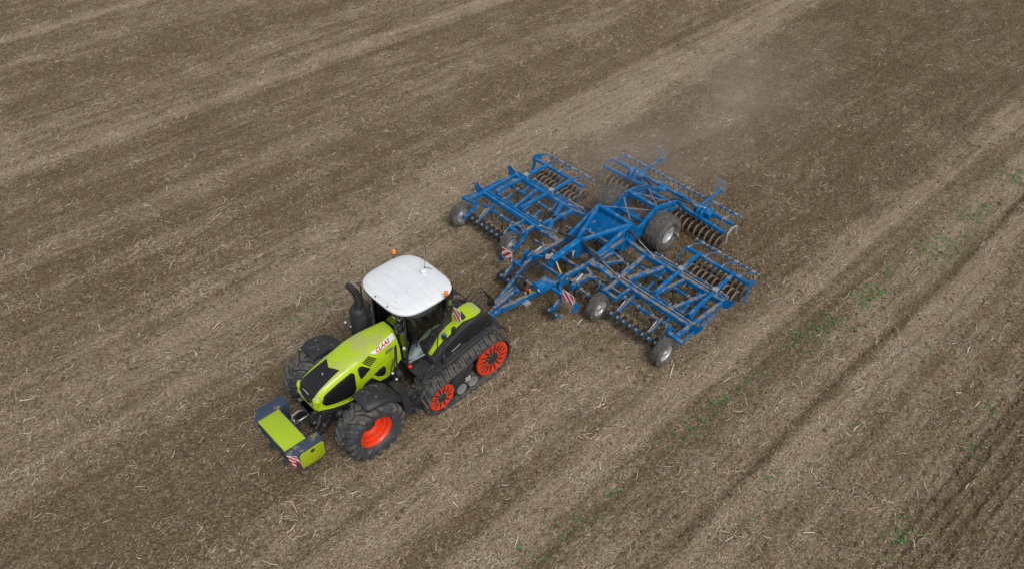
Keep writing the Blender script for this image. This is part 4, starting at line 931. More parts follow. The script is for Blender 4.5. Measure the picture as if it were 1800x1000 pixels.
for s in (-1, 1):
    Y = s*1.16; m = MB(); P, L0 = resample(belt_path(), 120); T = np.roll(P, -1, 0)-np.roll(P, 1, 0); T /= np.linalg.norm(T, axis=1)[:, None]; Nn = np.stack([-T[:, 1], T[:, 0]], 1)
    # orient normals outward
    cen = P.mean(0); 
    if ((P-cen)*Nn).sum() < 0: Nn = -Nn
    hw = .315; prof = [(-hw, -.02), (hw, -.02), (hw, .022), (-hw, .022)]
    g = [(P[i,0]+Nn[i,0]*v, Y+u, P[i,1]+Nn[i,1]*v) for i in range(120) for u, v in prof]
    m.add(g, [(i*4+j, i*4+(j+1) % 4, ((i+1) % 120)*4+(j+1) % 4, ((i+1) % 120)*4+j) for i in range(120) for j in range(4)])
    belt = m.build('track_belt', RUB, tr)
    belt['label'] = 'near rubber track belt' if s < 0 else 'far rubber track belt'
    # lugs: chevron halves, each its own piece
    NL = 38
    for i in range(NL):
        for hside in (-1, 1):
            idx_ = (i + (.5 if hside*s < 0 else 0))/NL*120; i0 = int(idx_) % 120; fr = idx_ % 1
            def at(ii, e):
                q = ii + e; a = int(math.floor(q)) % 120; b = (a+1) % 120; f = q - math.floor(q)
                return P[a]*(1-f)+P[b]*f, Nn[a]*(1-f)+Nn[b]*f
            m = MB(); vs = []
            for t in (0.03, .5, 1.0):
                y = Y + hside*hw*t*.985; sh = 1.9*t
                for e, v in ((-.95, .02), (-.62, .062), (.62, .062), (.95, .02)):
                    p_, n_ = at(idx_, e + sh); vs.append((p_[0]+n_[0]*v, y, p_[1]+n_[1]*v))
            m.add(vs, [(k*4+q, k*4+q+1, k*4+q+5, k*4+q+4) for k in range(2) for q in range(3)] + [(0,1,2,3), (8,9,10,11)])
            m.build('track_lug', RUB, belt, smooth=0)
    def spoked(name, c, r, wd, n=14):
        m = MB(); yo = Y + s*wd/2; m.mi = 1
        m.lathe((c[0], Y, c[1]), [(r*.93, s*(wd/2-.02)), (r*.93, -s*wd/2), (r*.5, -s*wd/2)], 40)
        m.mi = 0
        m.lathe((c[0], Y, c[1]), [(r*.96, s*(wd/2-.05)), (r*.98, s*(wd/2)), (r*.93, s*(wd/2+.004)), (r*.90, s*(wd/2-.015)), (r*.42, s*(wd/2-.05)), (r*.30, s*(wd/2-.045))], 48)
        for k in range(n):      # raised petals between dark slots
            a = 2*PI*k/n; da = PI/n*.93
            A = [(r*.40, a-da*.55), (r*.985, a-da), (r*.985, a+da), (r*.40, a+da*.55)]; lo = yo - s*.045; hi = yo + s*.022
            vs = [(c[0]+q*math.cos(b), lo, c[1]+q*math.sin(b)) for q, b in A] + [(c[0]+q*math.cos(b), hi - (s*.03 if q < r*.5 else 0), c[1]+q*math.sin(b)) for q, b in [(r*.43, a-da*.4), (r*.96, a-da*.82), (r*.96, a+da*.82), (r*.43, a+da*.4)]]
            m.add(vs, [(4,5,6,7),(0,1,5,4),(1,2,6,5),(2,3,7,6),(3,0,4,7)])
        o = m.build(name, [RED, GLASSBLK], tr)
        m = MB()
        for k in range(n):      # dark slots
            a = 2*PI*(k+.5)/n; A = [(r*.44, a-.055), (r*.82, a-.028), (r*.88, a), (r*.82, a+.028), (r*.44, a+.055)]
            m.plate([(c[0]+q*math.cos(b), yo+s*.006, c[1]+q*math.sin(b)) for q, b in A], (0, s, 0), .014)
        m.build('wheel_slot', BLACK, o, smooth=0)
        m = MB(); m.lathe((c[0], yo, c[1]), [(r*.34, -s*.03), (r*.34, s*.02), (r*.27, s*.045), (r*.1, s*.05), (.004, s*.05)], 24); hbm = m.build('hub', ANTH, o)
        m = MB()
        for k in range(12): a = 2*PI*k/12; p_ = (c[0]+r*.37*math.cos(a), yo-s*.01, c[1]+r*.37*math.sin(a)); m.cyl(p_, (p_[0], p_[1]+s*.03, p_[2]), .013, 6)
        m.build('wheel_bolt', ZINC, o)
        return o
    spoked('idler_wheel', (2.02, .50), .405, .52, 12)['label'] = 'smaller orange red front wheel of the track'
    spoked('drive_wheel', (3.77, .70), .545, .52, 16)['label'] = 'larger orange red rear wheel of the track'
    for x in (2.70, 3.10):
        m = MB(); m.lathe((x, Y, .28), [(.19, -.24), (.212, -.23), (.212, .23), (.19, .24)], 28); rw = m.build('road_wheel', RUB, tr)
        m = MB(); yo = Y + s*.235
        m.lathe((x, yo, .28), [(.165, s*.0), (.16, s*.015), (.13, s*.01), (.10, -s*.02), (.07, -s*.03), (.004, -s*.03)], 28)
        for k in range(14): a = 2*PI*k/14; m.beam((x+.07*math.cos(a), yo-s*.015, .28+.07*math.sin(a)), (x+.15*math.cos(a), yo+s*.012, .28+.15*math.sin(a)), .012, .02, up=(0,1,0))
        m.build('rim', SILVD, rw)
    m = MB(); m.prism([(2.42, .38), (2.36, .62), (2.62, .86), (3.05, 1.02), (3.15, .92), (3.05, .66), (2.85, .50), (2.55, .34)], s*.98, s*1.40); m.build('track_frame', ANTH, tr, bevel=.03)
    m = MB(); m.box((2.84, s*1.1, .44), (3.0, s*1.42, .60)); m.build('frame_boss', SILV, tr, bevel=.01)
    m = MB(); m.cyl((3.77, s*.4, .70), (3.77, s*1.3, .70), .14, 16); m.box((2.0, s*.75, .42), (3.4, s*.95, .58)); m.build('rear_axle', BLACK, tr)
# ------------------------------------------------------------------ trailed cultivator
cu = empty('trailed_cultivator', (9.0, 0, 0))
tag(cu, 'wide blue folding cultivator with tines, ring rollers and two big tyres, drawn behind the tractor', 'cultivator')
def B(mb, p, q, w=.12, h=None, ch=.12): mb.beam(p, q, w, h, ch=ch)

# shared small pieces
def ground_wheel(name, c, R, wd, rr, s, rows, num, blk=.014, label=None, both=False):
    m = MB(); carcass(m, c, R-.012, wd, rr+.01, .0, 48); blocks(m, c, R, wd, rows, num, blk)
    t = m.build(name, RUBD, cu, origin=c, smooth=35)
    m = MB(); rim(m, c, rr, wd*.86, s, deep=.42, hub=rr*.32, holes=6); m.build('rim', SILV, t)
    if label: t['label'] = label
    return t
# big transport tyres
ground_wheel('transport_wheel', (11.56, -.985, .60), .625, .655, .31, -1, 7, 34, .022, label='big wide tyre on the near side of the frame')
ground_wheel('transport_wheel', (11.56, .985+.10, .60), .625, .655, .31, 1, 7, 34, .022, label='big wide tyre on the far side of the frame, dusty')
# four depth wheels in front
OUT = [(7.59, -4.2), (7.60, -1.78), (7.56, 4.2), (7.66, 1.98)]
for i, (x, y) in enumerate(OUT):
    ground_wheel('depth_wheel', (x, y, .395), .41, .28, .235, -1, 4, 26, .018, label=['small wheel at the near outer corner', 'small wheel at the near inner corner', 'small wheel at the far outer corner', 'small wheel at the far inner corner'][i])
for i, (x, y) in enumerate(OUT):
    s = -1 if y < 0 else 1; outer = abs(y) > 3
    yi = y + (.24 if i in (0, 1) else -.22)      # leg on the inner (frame) side
    if i in (2, 3): yi = y - .22
    m = MB(); B(m, (x, y, .395), (x, yi, .395), .07); B(m, (x, yi, .395), (x+.38, yi, .52), .10, .05); B(m, (x+.38, yi, .52), (x+.5, yi, .78), .12, .07)
    m.plate([(x-.08, yi-.015, .33), (x+.2, yi-.015, .38), (x+.5, yi-.015, .55), (x+.52, yi-.015, .70), (x+.3, yi-.015, .60), (x-.05, yi-.015, .46)], (0, 1, 0), .03)
    lg = m.build('wheel_arm', BLUE, cu)
    m = MB(); m.cyl((x+.12, yi, .50), (x+.30, yi, .98), .028, 10); m.cyl((x+.28, yi, .92), (x+.34, yi, 1.08), .016, 8)
    m.tube([(x+.34, yi, 1.08), (x+.36, yi-.10, 1.09), (x+.28, yi-.12, 1.12)], .011, 6); m.tube([(x+.34, yi, 1.08), (x+.34, yi+.12, 1.08), (x+.27, yi+.14, 1.1)], .011, 6)
    m.build('adjusting_spindle', CHROME, lg)

TINE_ME = {}
def tine(loc, parent, rail_z):
    """sprung shank clamped under a rail: coil, curved leg and share"""
    if 'm' not in TINE_ME:
        m = MB(); pts = [(.125*math.cos(a), .05*(a/PI-1), .03+.125*math.sin(a)) for a in [PI*.9 - k*PI/7 for k in range(16)]]
        last = pts[-1]; pts += [(-.02, .05, -.14), (.10, .04, -.26), (.12, .02, -.42), (.02, 0, -.60), (-.05, 0, -.66)]
        m.tube(pts, .022, 6); m.plate([(-.08, -.05, -.64), (-.08, .05, -.64), (.02, .03, -.52), (.02, -.03, -.52)], (1, 0, .4), .012)
        m.mi = 1; m.box((-.065, -.05, -.03), (.065, .05, .085))
        o = m.build('tine', [DISC, ZINC], None); o.parent = parent; o.location = Vector(loc)-ORG[parent.name]; ORG[o.name] = Vector(loc); TINE_ME['m'] = o.data; return o
    o = bpy.data.objects.new('tine', TINE_ME['m']); col.objects.link(o); o.parent = parent; o.location = Vector(loc)-ORG[parent.name]; ORG[o.name] = Vector(loc); return o
def rail(x, y0, y1, z, parent, n, w=.085, phase=.5, matl=None):
    m = MB(); B(m, (x, y0, z), (x, y1, z), w); r = m.build('tine_rail', matl or BLUE, parent)
    for k in range(n): tine((x, y0 + (y1-y0)*(k+phase)/n, z-.03), r, z)
    return r
DME = {}
def disc(loc, parent):
    if 'm' not in DME:
        m = MB(); R = .185
        m.lathe((0,0,0), [(.03, .0), (R*.75, .012), (R, .022), (R*.985, .028), (R*.74, .020), (.03, .012)], 22); m.mi = 1; m.cyl((0, -.035, 0), (0, .035, 0), .055, 10)
        o = m.build('levelling_disc', [DISC, ZINC], None); o.parent = parent; o.location = Vector(loc)-ORG[parent.name]; ORG[o.name] = Vector(loc); DME['m'] = o.data; return o
    o = bpy.data.objects.new('levelling_disc', DME['m']); col.objects.link(o); o.parent = parent; o.location = Vector(loc)-ORG[parent.name]; ORG[o.name] = Vector(loc); return o
def disc_bar(x, y0, y1, z, n, arms=(), parent=cu, ax=.6, az=.35):
    m = MB(); m.cyl((x, y0, z), (x, y1, z), .042, 10); b = m.build('disc_bar', BLUE, parent)
    for k in range(n): disc((x, y0+(y1-y0)*(k+.5)/n, z), b)
    for y in arms:
        m = MB(); B(m, (x+.02, y, z+.03), (x+ax, y, z+az), .05, .11); B(m, (x+.02, y+.08, z+.03), (x+ax*.9, y+.08, z+az-.04), .03, .07); m.build('disc_bar_arm', BLUED, b)
        m = MB(); m.cyl((x+.08, y+.04, z+.14), (x+.26, y+.04, z+.25), .013, 8); m.cyl((x+.26, y+.04, z+.25), (x+.40, y+.04, z+.33), .02, 8, .015); m.build('turnbuckle', ZINC, b)
    return b
RME = {}
def ring(loc, parent, R=.27):
    if R not in RME:
        m = MB(); m.lathe((0,0,0), [(R-.035, -.030), (R-.008, -.026), (R, -.008), (R, .008), (R-.008, .026), (R-.035, .030)], 30, closed=True)
        m.mi = 1
        for k in range(4):
            a = k*PI/2+.3; m.beam((0, 0, 0), ((R-.03)*math.cos(a), 0, (R-.03)*math.sin(a)), .05, .018, up=(0,1,0))
        m.cyl((0, -.05, 0), (0, .05, 0), .06, 8)
        o = m.build('roller_ring', [SOILM, DISC], None); o.parent = parent; o.location = Vector(loc)-ORG[parent.name]; ORG[o.name] = Vector(loc); RME[R] = o.data
    else:
        o = bpy.data.objects.new('roller_ring', RME[R]); col.objects.link(o); o.parent = parent; o.location = Vector(loc)-ORG[parent.name]; ORG[o.name] = Vector(loc)
    o.rotation_euler = (0, random.uniform(0, 6), random.uniform(-.03, .03)); return o
SME = {}
def spring_tine(loc, parent):
    if 'm' not in SME:
        m = MB(); pts = [(-.0, .015*(k/6), .075+.055*math.sin(-PI/2+k*PI/4)+.0) for k in range(0)]
        for k in range(13): a = -PI/2 + k*PI/5.2; pts.append((.02+.045*math.cos(a), .012*(k/6-1), .075+.062*math.sin(a)))
        pts += [(.10, .01, -.05), (.20, .01, -.30), (.26, .01, -.50)]
        m.tube(pts, .0085, 6); m.mi = 1; m.box((-.035, -.028, -.03), (.045, .028, .04))
        o = m.build('spring_tine', [BLACK, ZINC], None); SME['m'] = o.data
    else: o = bpy.data.objects.new('spring_tine', SME['m']); col.objects.link(o)
    o.parent = parent; o.location = Vector(loc)-ORG[parent.name]; ORG[o.name] = Vector(loc); return o
def following_harrow(x, y0, y1, z, n, beam_x, beam_z, arms, parent=cu, gap=None):
    m = MB()
    if gap: B(m, (x, y0, z), (x, gap[0], z), .055); B(m, (x, gap[1], z), (x, y1, z), .055)
    else: B(m, (x, y0, z), (x, y1, z), .055)
    b = m.build('harrow_bar', BLUE, parent)
    for k in range(n): spring_tine((x, y0 + (y1-y0)*(k+.12)/(n-.76), z), b)
    for y in arms:
        m = MB(); m.tube([(beam_x, y, beam_z+.03), (beam_x+.18, y, beam_z+.05), (x-.28, y, z+.14), (x, y, z)], .022, 6); m.tube([(beam_x, y+.05, beam_z-.03), (beam_x+.2, y+.05, beam_z), (x-.25, y+.05, z+.08), (x, y+.05, z)], .016, 6)
        ar = m.build('harrow_arm', BLUED, b)
        m = MB(); m.box((beam_x-.075, y-.012, beam_z-.075), (beam_x+.075, y+.012, beam_z+.075)); m.box((x-.04, y-.07, z-.035), (x+.04, y+.07, z+.038)); m.build('clamp_plate', ZINC, ar)
    return b
def roller(x0, x1, y0, y1, z, n, parent):
    for k_, x in enumerate((x0, x1)):
        m = MB(); m.cyl((x, y0, z), (x, y1, z), .045, 10); r = m.build('roller_shaft', DISC, parent)
        for k in range(n): ring((x, y0+(y1-y0)*(k+.5+(.25 if k_ else -.25)*.6)/n, z), r)
def end_plate(x, y, z, s, parent):
    m = MB(); m.prism([(x-.10, z+.03), (x-.02, z+.14), (x+.12, z+.12), (x+.30, z-.02), (x+.36, z-.16), (x+.28, z-.18), (x+.16, z-.05), (x+.02, z-.12), (x-.08, z-.48), (x-.16, z-.64), (x-.20, z-.62), (x-.16, z-.42), (x-.10, z-.2)], y-.012, y+.012)
    m.build('end_plate', BLUE, parent)

# -------- the two wings
for s in (-1, 1):
    W = (lambda a: s*a)
    Z = .72
    m = MB()
    B(m, (8.60, W(1.45), Z), (8.60, W(4.30), Z), .12, .17); B(m, (8.74, W(1.45), Z), (8.74, W(4.25), Z), .07, .15)
    B(m, (10.12, W(1.35), Z), (10.12, W(4.32), Z), .13, .17); B(m, (10.26, W(1.35), Z), (10.26, W(4.3), Z), .06, .14)
    B(m, (8.04, W(4.24), Z), (10.3, W(4.30), Z), .12, .14)
    if s < 0:
        B(m, (8.85, W(1.80), Z), (10.05, W(2.20), Z), .15, .12); B(m, (8.85, W(2.75), Z), (10.05, W(2.95), Z), .09, .10); B(m, (8.70, W(3.42), Z), (10.05, W(3.78), Z), .11, .11)
        B(m, (9.35, W(1.50), Z), (8.9, W(1.55), Z), .13, .12); B(m, (10.06, W(1.45), Z), (8.75, W(1.62), Z), .14, .10)
    else:
        B(m, (8.85, W(1.75), Z), (10.05, W(1.60), Z), .13, .12); B(m, (8.70, W(1.35), Z), (10.05, W(2.05), Z), .13, .12); B(m, (8.75, W(2.95), Z), (10.05, W(3.20), Z), .10, .10)
    fr = m.build('wing_frame', BLUED if s < 0 else BLUE, cu)
    fr['label'] = 'near side wing frame' if s < 0 else 'far side wing frame'
    # outer bumper link and lifting ears
    m = MB(); B(m, (7.98, W(3.98), Z+.01), (7.94, W(4.52), Z+.01), .12, .11); B(m, (7.96, W(4.47), Z), (9.62, W(4.44), Z-.03), .045, .05); m.build('bumper_link', BLUE, fr)
    for x in (8.60, 10.12):
        for d in (-.05, .05):
            m = MB(); m.prism([(W(4.2), .66), (W(4.30), .83), (W(4.48), .86), (W(4.60), .98), (W(4.64), .92), (W(4.56), .70), (W(4.44), .60)], x+d-.01, x+d+.01, axis='x'); m.build('lifting_ear', BLUE, fr)
    # inner wheel bracket ladder
    m = MB(); yb = 1.70 if s < 0 else 1.85
    B(m, (8.56, W(yb-.02), Z+.02), (7.95, W(yb-.02), Z+.02), .12, .12); B(m, (8.56, W(yb+.42), Z-.02), (7.98, W(yb+.42), Z-.02), .07, .14); B(m, (7.95, W(yb-.08), Z), (7.95, W(yb+.46), Z), .10, .14); B(m, (8.22, W(yb), Z-.02), (8.22, W(yb+.42), Z-.02), .06, .12)
    m.build('wheel_bracket', BLUED, fr)
    # tine rails
    for x, a, b, n in ((8.36, 1.90, 3.95, 4), (9.08, 1.85, 4.08, 4), (9.78, 1.58, 4.15, 5), (10.62, 1.45, 4.20, 5)):
        rail(x, W(a), W(b), .52, fr, n, phase=.42, matl=BLUE if x < 10 else BLUED)
        m = MB()
        for y in ((a+b)/2-.6, (a+b)/2+.7): B(m, (x, W(y), .53), (x+(.24 if x < 9 else -.30 if x > 10.3 else .3), W(y), .66), .07, .06)
        m.build('rail_hanger', BLUE, fr)
    disc_bar(7.72, W(2.08), W(3.92), .36, 8, arms=(W(2.38), W(3.52)), parent=cu, ax=.62, az=.32)
    # roller group
    if s < 0: ya, yb_, arm, hb0, hb1, bar0, bar1 = 2.22, 4.42, (2.68, 3.92), 1.95, 4.28, 2.15, 4.44
    else: ya, yb_, arm, hb0, hb1, bar0, bar1 = 2.15, 4.40, (2.62, 3.80), 2.36, 4.66, 2.15, 4.42
    m = MB(); B(m, (11.20, W(bar0), .86), (11.20, W(bar1), .86), .11); rb = m.build('roller_beam', BLUE, cu)
    rb['label'] = 'beam over the near wing roller' if s < 0 else 'beam over the far wing roller'
    for y in arm:
        m = MB(); B(m, (8.86, W(y+.10), .83), (10.2, W(y+.03), .90), .10, .11); B(m, (10.2, W(y+.03), .90), (11.22, W(y-.02), .94), .10, .11); B(m, (8.90, W(y+.10), .70), (9.2, W(y+.09), .80), .14, .05)
        ra = m.build('roller_arm', BLUE, rb)
        m = MB(); m.box((10.16, W(y)-.085+W(.03), .62), (10.20, W(y)+.085+W(.03), .965)); m.box((10.10, W(y)-.085+W(.03), .955), (10.26, W(y)+.085+W(.03), .975)); m.box((11.12, W(y)-.10, .915), (11.30, W(y)-.085, .93)); m.build('clamp_plate', ZINC, ra)
        m = MB(); m.tube([(11.2, W(y+.55), .82), (11.12, W(y+.55), .55), (11.1, W(y+.55), .3)], .02, 6); m.build('roller_hanger', BLUE, rb)
    roller(11.02, 11.46, W(ya+.05), W(yb_-.1), .25, 11, rb)
    end_plate(11.22, W(bar1+.02), .86, s, rb)
    m = MB(); m.tube([(11.2, W(bar0), .86), (11.02, W(bar0-.02), .80), (10.90, W(bar0-.03), .5), (10.95, W(bar0-.03), .25)], .02, 6); m.build('roller_hanger', BLUE, rb)
    following_harrow(12.02, W(hb0), W(hb1), .62, 12, 11.22, .87, [W(hb0+.28+k*.62) for k in range(4)], rb, gap=(W(hb0+.98), W(hb0+1.06)))

# -------- centre section
m = MB()
# drawbar: two converging box beams
for s in (-1, 1):
    B(m, (4.82, s*.05 - .18, .70), (5.3, s*.10-.13, .74), .10, .12); B(m, (5.2, s*.13-.12, .74), (6.95, s*.56-.0, .84), .11, .17); B(m, (6.95, s*.56, .84), (7.25, s*.66, .90), .13, .18)
B(m, (5.6, -.25, .74), (5.6, .05, .74), .10, .08); B(m, (6.5, -.46, .80), (6.5, .46, .80), .10, .08)
db = m.build('drawbar', BLUED, cu)
m = MB(); m.torus((4.70, -.17, .68), .055, .022, 18, 8, axis='z'); m.box((4.74, -.24, .63), (4.95, -.10, .74)); m.build('towing_eye', BLACK, db)
m = MB(); B(m, (5.0, -.12, .80), (6.1, -.05, .90), .10, .07); B(m, (5.15, -.02, .80), (6.0, .08, .88), .06, .05); B(m, (5.9, -.15, .86), (5.9, -.15, .98), .10, .10); m.build('hose_channel', BLUED, db)
for x_, y_ in ((4.98, -.20), ): m = MB(); m.box((x_-.03, y_-.055, .74), (x_+.03, y_-.045, .80)); m.build('side_reflector', ORANGE, db)
m = MB(); m.box((6.30, -.70, .92), (6.80, -.38, 1.15)); bx_ = m.build('tool_box', BLUE, db, bevel=.012)
m = MB(); m.box((6.292, -.66, 1.0), (6.298, -.58, 1.09)); m.build('box_sticker', SIGNW, bx_)
m = MB(); m.lathe((6.15, -.10, .98), [(.10, -.05), (.15, -.05), (.15, .05), (.10, .05)], 20, closed=True); m.box((6.05, -.42, .88), (6.15, -.34, 1.02)); m.build('hose_bracket', BLACK, db)
m = MB(); m.box((6.04, -.40, 1.02), (6.10, -.36, 1.08)); m.build('red_valve', REDB, db); m = MB(); m.box((6.12, -.44, .96), (6.16, -.40, 1.04)); m.build('yellow_valve', YEL, db)
m = MB(); m.box((5.88, -.55, .62), (6.10, -.38, .66)); B(m, (6.0, -.44, .64), (6.0, -.38, 1.0), .05, .05); m.build('parking_stand', GREYNET, db)
# chassis between drawbar and axle
m = MB()
for s in (-1, 1):
    B(m, (7.15, s*.62, .92), (8.45, s*.64, .84), .12, .15); B(m, (8.45, s*.64, .84), (10.3, s*.62, .84), .12, .15)
    m.prism([(6.98, .80), (7.06, 1.10), (7.24, 1.16), (7.38, 1.02), (7.42, .84)], s*.60, s*.64); m.prism([(6.98, .80), (7.06, 1.10), (7.24, 1.16), (7.38, 1.02), (7.42, .84)], s*.74, s*.78)
    # hinge arms out to the wings
    B(m, (8.42, s*.66, .90), (8.50, s*1.02, .90), .20, .07); B(m, (8.50, s*1.02, .90), (8.56, s*1.48, .74), .18, .10)
    B(m, (10.1, s*.62, .88), (10.12, s*1.42, .76), .14, .12)
    B(m, (7.6, s*.62, .70), (7.62, s*1.0, .66), .08, .08)
B(m, (7.35, -.62, .84), (7.35, .62, .84), .10, .12); B(m, (8.05, -.62, .82), (8.05, .62, .82), .10, .10); B(m, (8.95, -.62, .80), (8.95, .62, .80), .10, .10); B(m, (9.6, -.62, .80), (9.6, .62, .80), .10, .10)
ch = m.build('chassis', BLUED, cu)
m = MB()
B(m, (7.45, 0, 1.10), (8.62, 0, 1.22), .18, .16); m.prism([(7.35, 1.0), (7.5, 1.18), (7.62, 1.18), (7.62, 1.0), (7.4, .86)], -.11, .11)
m.prism([(8.40, .70), (8.42, 1.25), (8.72, 1.28), (8.80, .95), (8.95, .70)], -.10, .10); m.plate([(8.62, -.10, 1.22), (8.62, .10, 1.22), (8.72, .62, .84), (8.72, -.62, .84)], (1, 0, .2), .04)
B(m, (7.52, -.10, 1.08), (7.2, -.64, 1.05), .05, .10); B(m, (7.52, .10, 1.08), (7.2, .64, 1.05), .05, .10)
sp = m.build('spine', BLUE, ch)
m = MB(); m.plate([(7.46, -.17, 1.135), (7.50, -.17, 1.135), (7.26, -.58, 1.11), (7.22, -.58, 1.11)], (0, 0, 1), .006); m.build('yellow_strip', YEL, sp)
m = MB(); AP = [(10.25, .66, 1.36), (10.25, -.66, 1.36)]
for s, a in ((1, AP[0]), (-1, AP[1])):
    B(m, (8.66, s*.06, 1.26), a, .11, .12); B(m, (8.76, s*.60, .90), a, .11, .12)
B(m, AP[0], AP[1], .13, .14)
tw = m.build('truss', BLUE, ch)
m = MB(); m.plate([(10.26, -.60, 1.28), (10.26, .60, 1.28), (9.86, .60, .55), (9.86, -.60, .55)], (1, 0, -.5), .02)
m.prism([(9.84, .52), (10.2, 1.30), (10.4, 1.30), (10.5, .52)], -.70, -.66); m.prism([(9.84, .52), (10.2, 1.30), (10.4, 1.30), (10.5, .52)], .66, .70)
pn = m.build('front_panel', BLUE, ch)
m = MB(); nb = Vector((-.876, 0, .48)); 
text_mesh('panel_lettering', 'LEMKEN', .15, SIGNW, ch, (9.60, .612, .56), (1, 0, 0), (0, 0, 1), depth=.002)
m = MB(); m.prism([(9.1, .72), (9.1, 1.0), (9.6, 1.06), (10.2, 1.34), (10.3, 1.3), (10.4, .5), (9.5, .5)], .62, .66); m.build('side_plate', BLUE, ch)
m = MB()
for s in (-1, 1):
    # curved side plate dipping behind the apex, then the rails rising to the rear
    P = [(10.30, 1.34), (10.55, 1.02), (10.85, .96), (11.15, 1.10), (11.45, 1.26), (11.75, 1.26), (12.65, 1.02)]
    Yr = [.68, .66, .62, .60, .60, .60, .60]
    for i in range(len(P)-1): B(m, (P[i][0], s*Yr[i], P[i][1]), (P[i+1][0], s*Yr[i+1], P[i+1][1]), .09, .14)
    m.prism([(10.35, .55), (10.40, .95), (10.85, .90), (11.2, 1.02), (11.6, 1.14), (11.75, .95), (11.7, .55)], s*.60, s*.635)
    B(m, (11.62, s*.60, 1.08), (12.72, s*.60, .78), .07, .08)
B(m, (11.62, -.62, 1.28), (11.62, .62, 1.28), .12, .13); B(m, (12.60, -.62, .92), (12.60, .62, .92), .10, .12)
B(m, (11.1, -.60, .92), (11.1, .60, .92), .09, .10); B(m, (10.75, -.6, .75), (10.75, .6, .75), .10, .10)
m.cyl((11.56, -.8, .60), (11.56, .9, .60), .09, 12)
rf = m.build('rear_frame', BLUE, cu)
for a, b in (((10.35, .60, 1.33), (11.45, -.50, 1.22)), ((10.35, -.58, 1.33), (11.35, .55, 1.20)), ((11.70, .56, 1.26), (12.55, -.52, 1.0)), ((11.70, -.54, 1.26), (12.6, .5, 1.0))):
    m = MB(); B(m, a, b, .05, .03); m.build('cross_brace', BLUED, rf)
# hanging tine frames of the centre
for x, a, b, n in ((7.68, -1.42, -.60, 3), (7.68, .72, 1.40, 2), (9.12, -.72, -.28, 1), (9.55, -1.32, -.85, 2), (9.55, .85, 1.32, 2), (8.32, -.5, .5, 2), (9.78, -.5, .5, 2), (10.62, -.6, .6, 2), (11.9, -1.35, -.7, 1), (8.3, -1.35, -1.0, 1), (8.3, 1.0, 1.5, 1)):
    rail(x, a, b, .50, ch, n, matl=BLUED)
m = MB()
B(m, (8.50, -.66, .76), (9.50, -.70, .70), .10, .09); B(m, (9.50, -.70, .68), (9.45, -1.12, .66), .09, .08); B(m, (8.9, -.85, .68), (9.45, -1.12, .66), .08, .09); B(m, (8.9, -.85, .68), (8.95, -.66, .70), .08, .08)
m.box((11.88, -1.36, .46), (11.94, -1.30, .54)); m.build('tine_carrier', BLUED, ch)
m = MB(); m.cyl((9.55, -1.32, .50), (9.55, -1.345, .50), .035, 10); m.cyl((11.9, -1.35, .50), (11.9, -1.375, .50), .035, 10); m.build('end_cap', YEL, ch)
for s in (-1, 1):      # parallelogram arms next to the spine
    m = MB(); B(m, (7.35, s*.92, .72), (8.25, s*.92, .66), .10, .16); B(m, (8.25, s*.92, .68), (8.28, s*.66, .74), .10, .12); B(m, (7.9, s*.80, .80), (7.5, s*.80, .74), .09, .09); B(m, (8.25, s*1.12, .68), (8.0, s*.82, .70), .09, .08)
    pa = m.build('parallel_arm', BLUED, ch)
    m = MB(); m.cyl((7.45, s*.86, .62), (7.62, s*.86, .74), .02, 8); m.cyl((7.62, s*.86, .74), (7.9, s*.86, .86), .035, 8); m.build('turnbuckle', ZINC, pa)
# front disc pairs with the warning boards
for s in (-1, 1):
    y0, y1 = (.72, 1.30)
    disc_bar(6.52, s*y0, s*y1, .32, 2, arms=(s*1.0,), ax=.42, az=.36)
    m = MB(); B(m, (6.9, s*1.0, .72), (7.1, s*.66, .80), .09, .10); B(m, (6.85, s*.60, .80), (6.85, s*1.30, .76), .09, .10); m.prism([(6.78, .50), (6.80, .76), (6.95, .78), (7.05, .62), (7.0, .48)], s*1.50, s*1.54); B(m, (6.85, s*1.25, .76), (6.88, s*1.52, .66), .08, .09); m.build('disc_carrier', BLUE, cu)
z0 = .78
hz = hazard('warning_board', (6.70, -1.16, .88), (0, -1, 0), (0, 0, 1), .42, .32, cu, slope=-1, n=3, label='near red and white striped board')
m = MB(); m.plate([(6.712, -1.15, .76), (6.712, -1.59, .76), (6.712, -1.59, .89), (6.712, -1.15, .89)], (1, 0, 0), .01); B(m, (6.74, -1.3, .80), (6.85, -1.2, .76), .05); m.build('board_holder', GREYNET, hz)
hz = hazard('warning_board', (6.70, 1.33, .92), (0, -1, 0), (0, 0, 1), .42, .30, cu, slope=1, n=3, label='far red and white striped board')
m = MB(); m.plate([(6.712, 1.34, .80), (6.712, .90, .80), (6.712, .90, .93), (6.712, 1.34, .93)], (1, 0, 0), .01); B(m, (6.74, 1.1, .84), (6.85, 1.0, .76), .05); m.build('board_holder', GREYNET, hz)
for x, y, z in ((7.30, -.785, .98), (9.2, -.70, .78)): m = MB(); m.box((x-.03, y-.008, z-.025), (x+.03, y, z+.025)); m.build('side_reflector', ORANGE, ch)
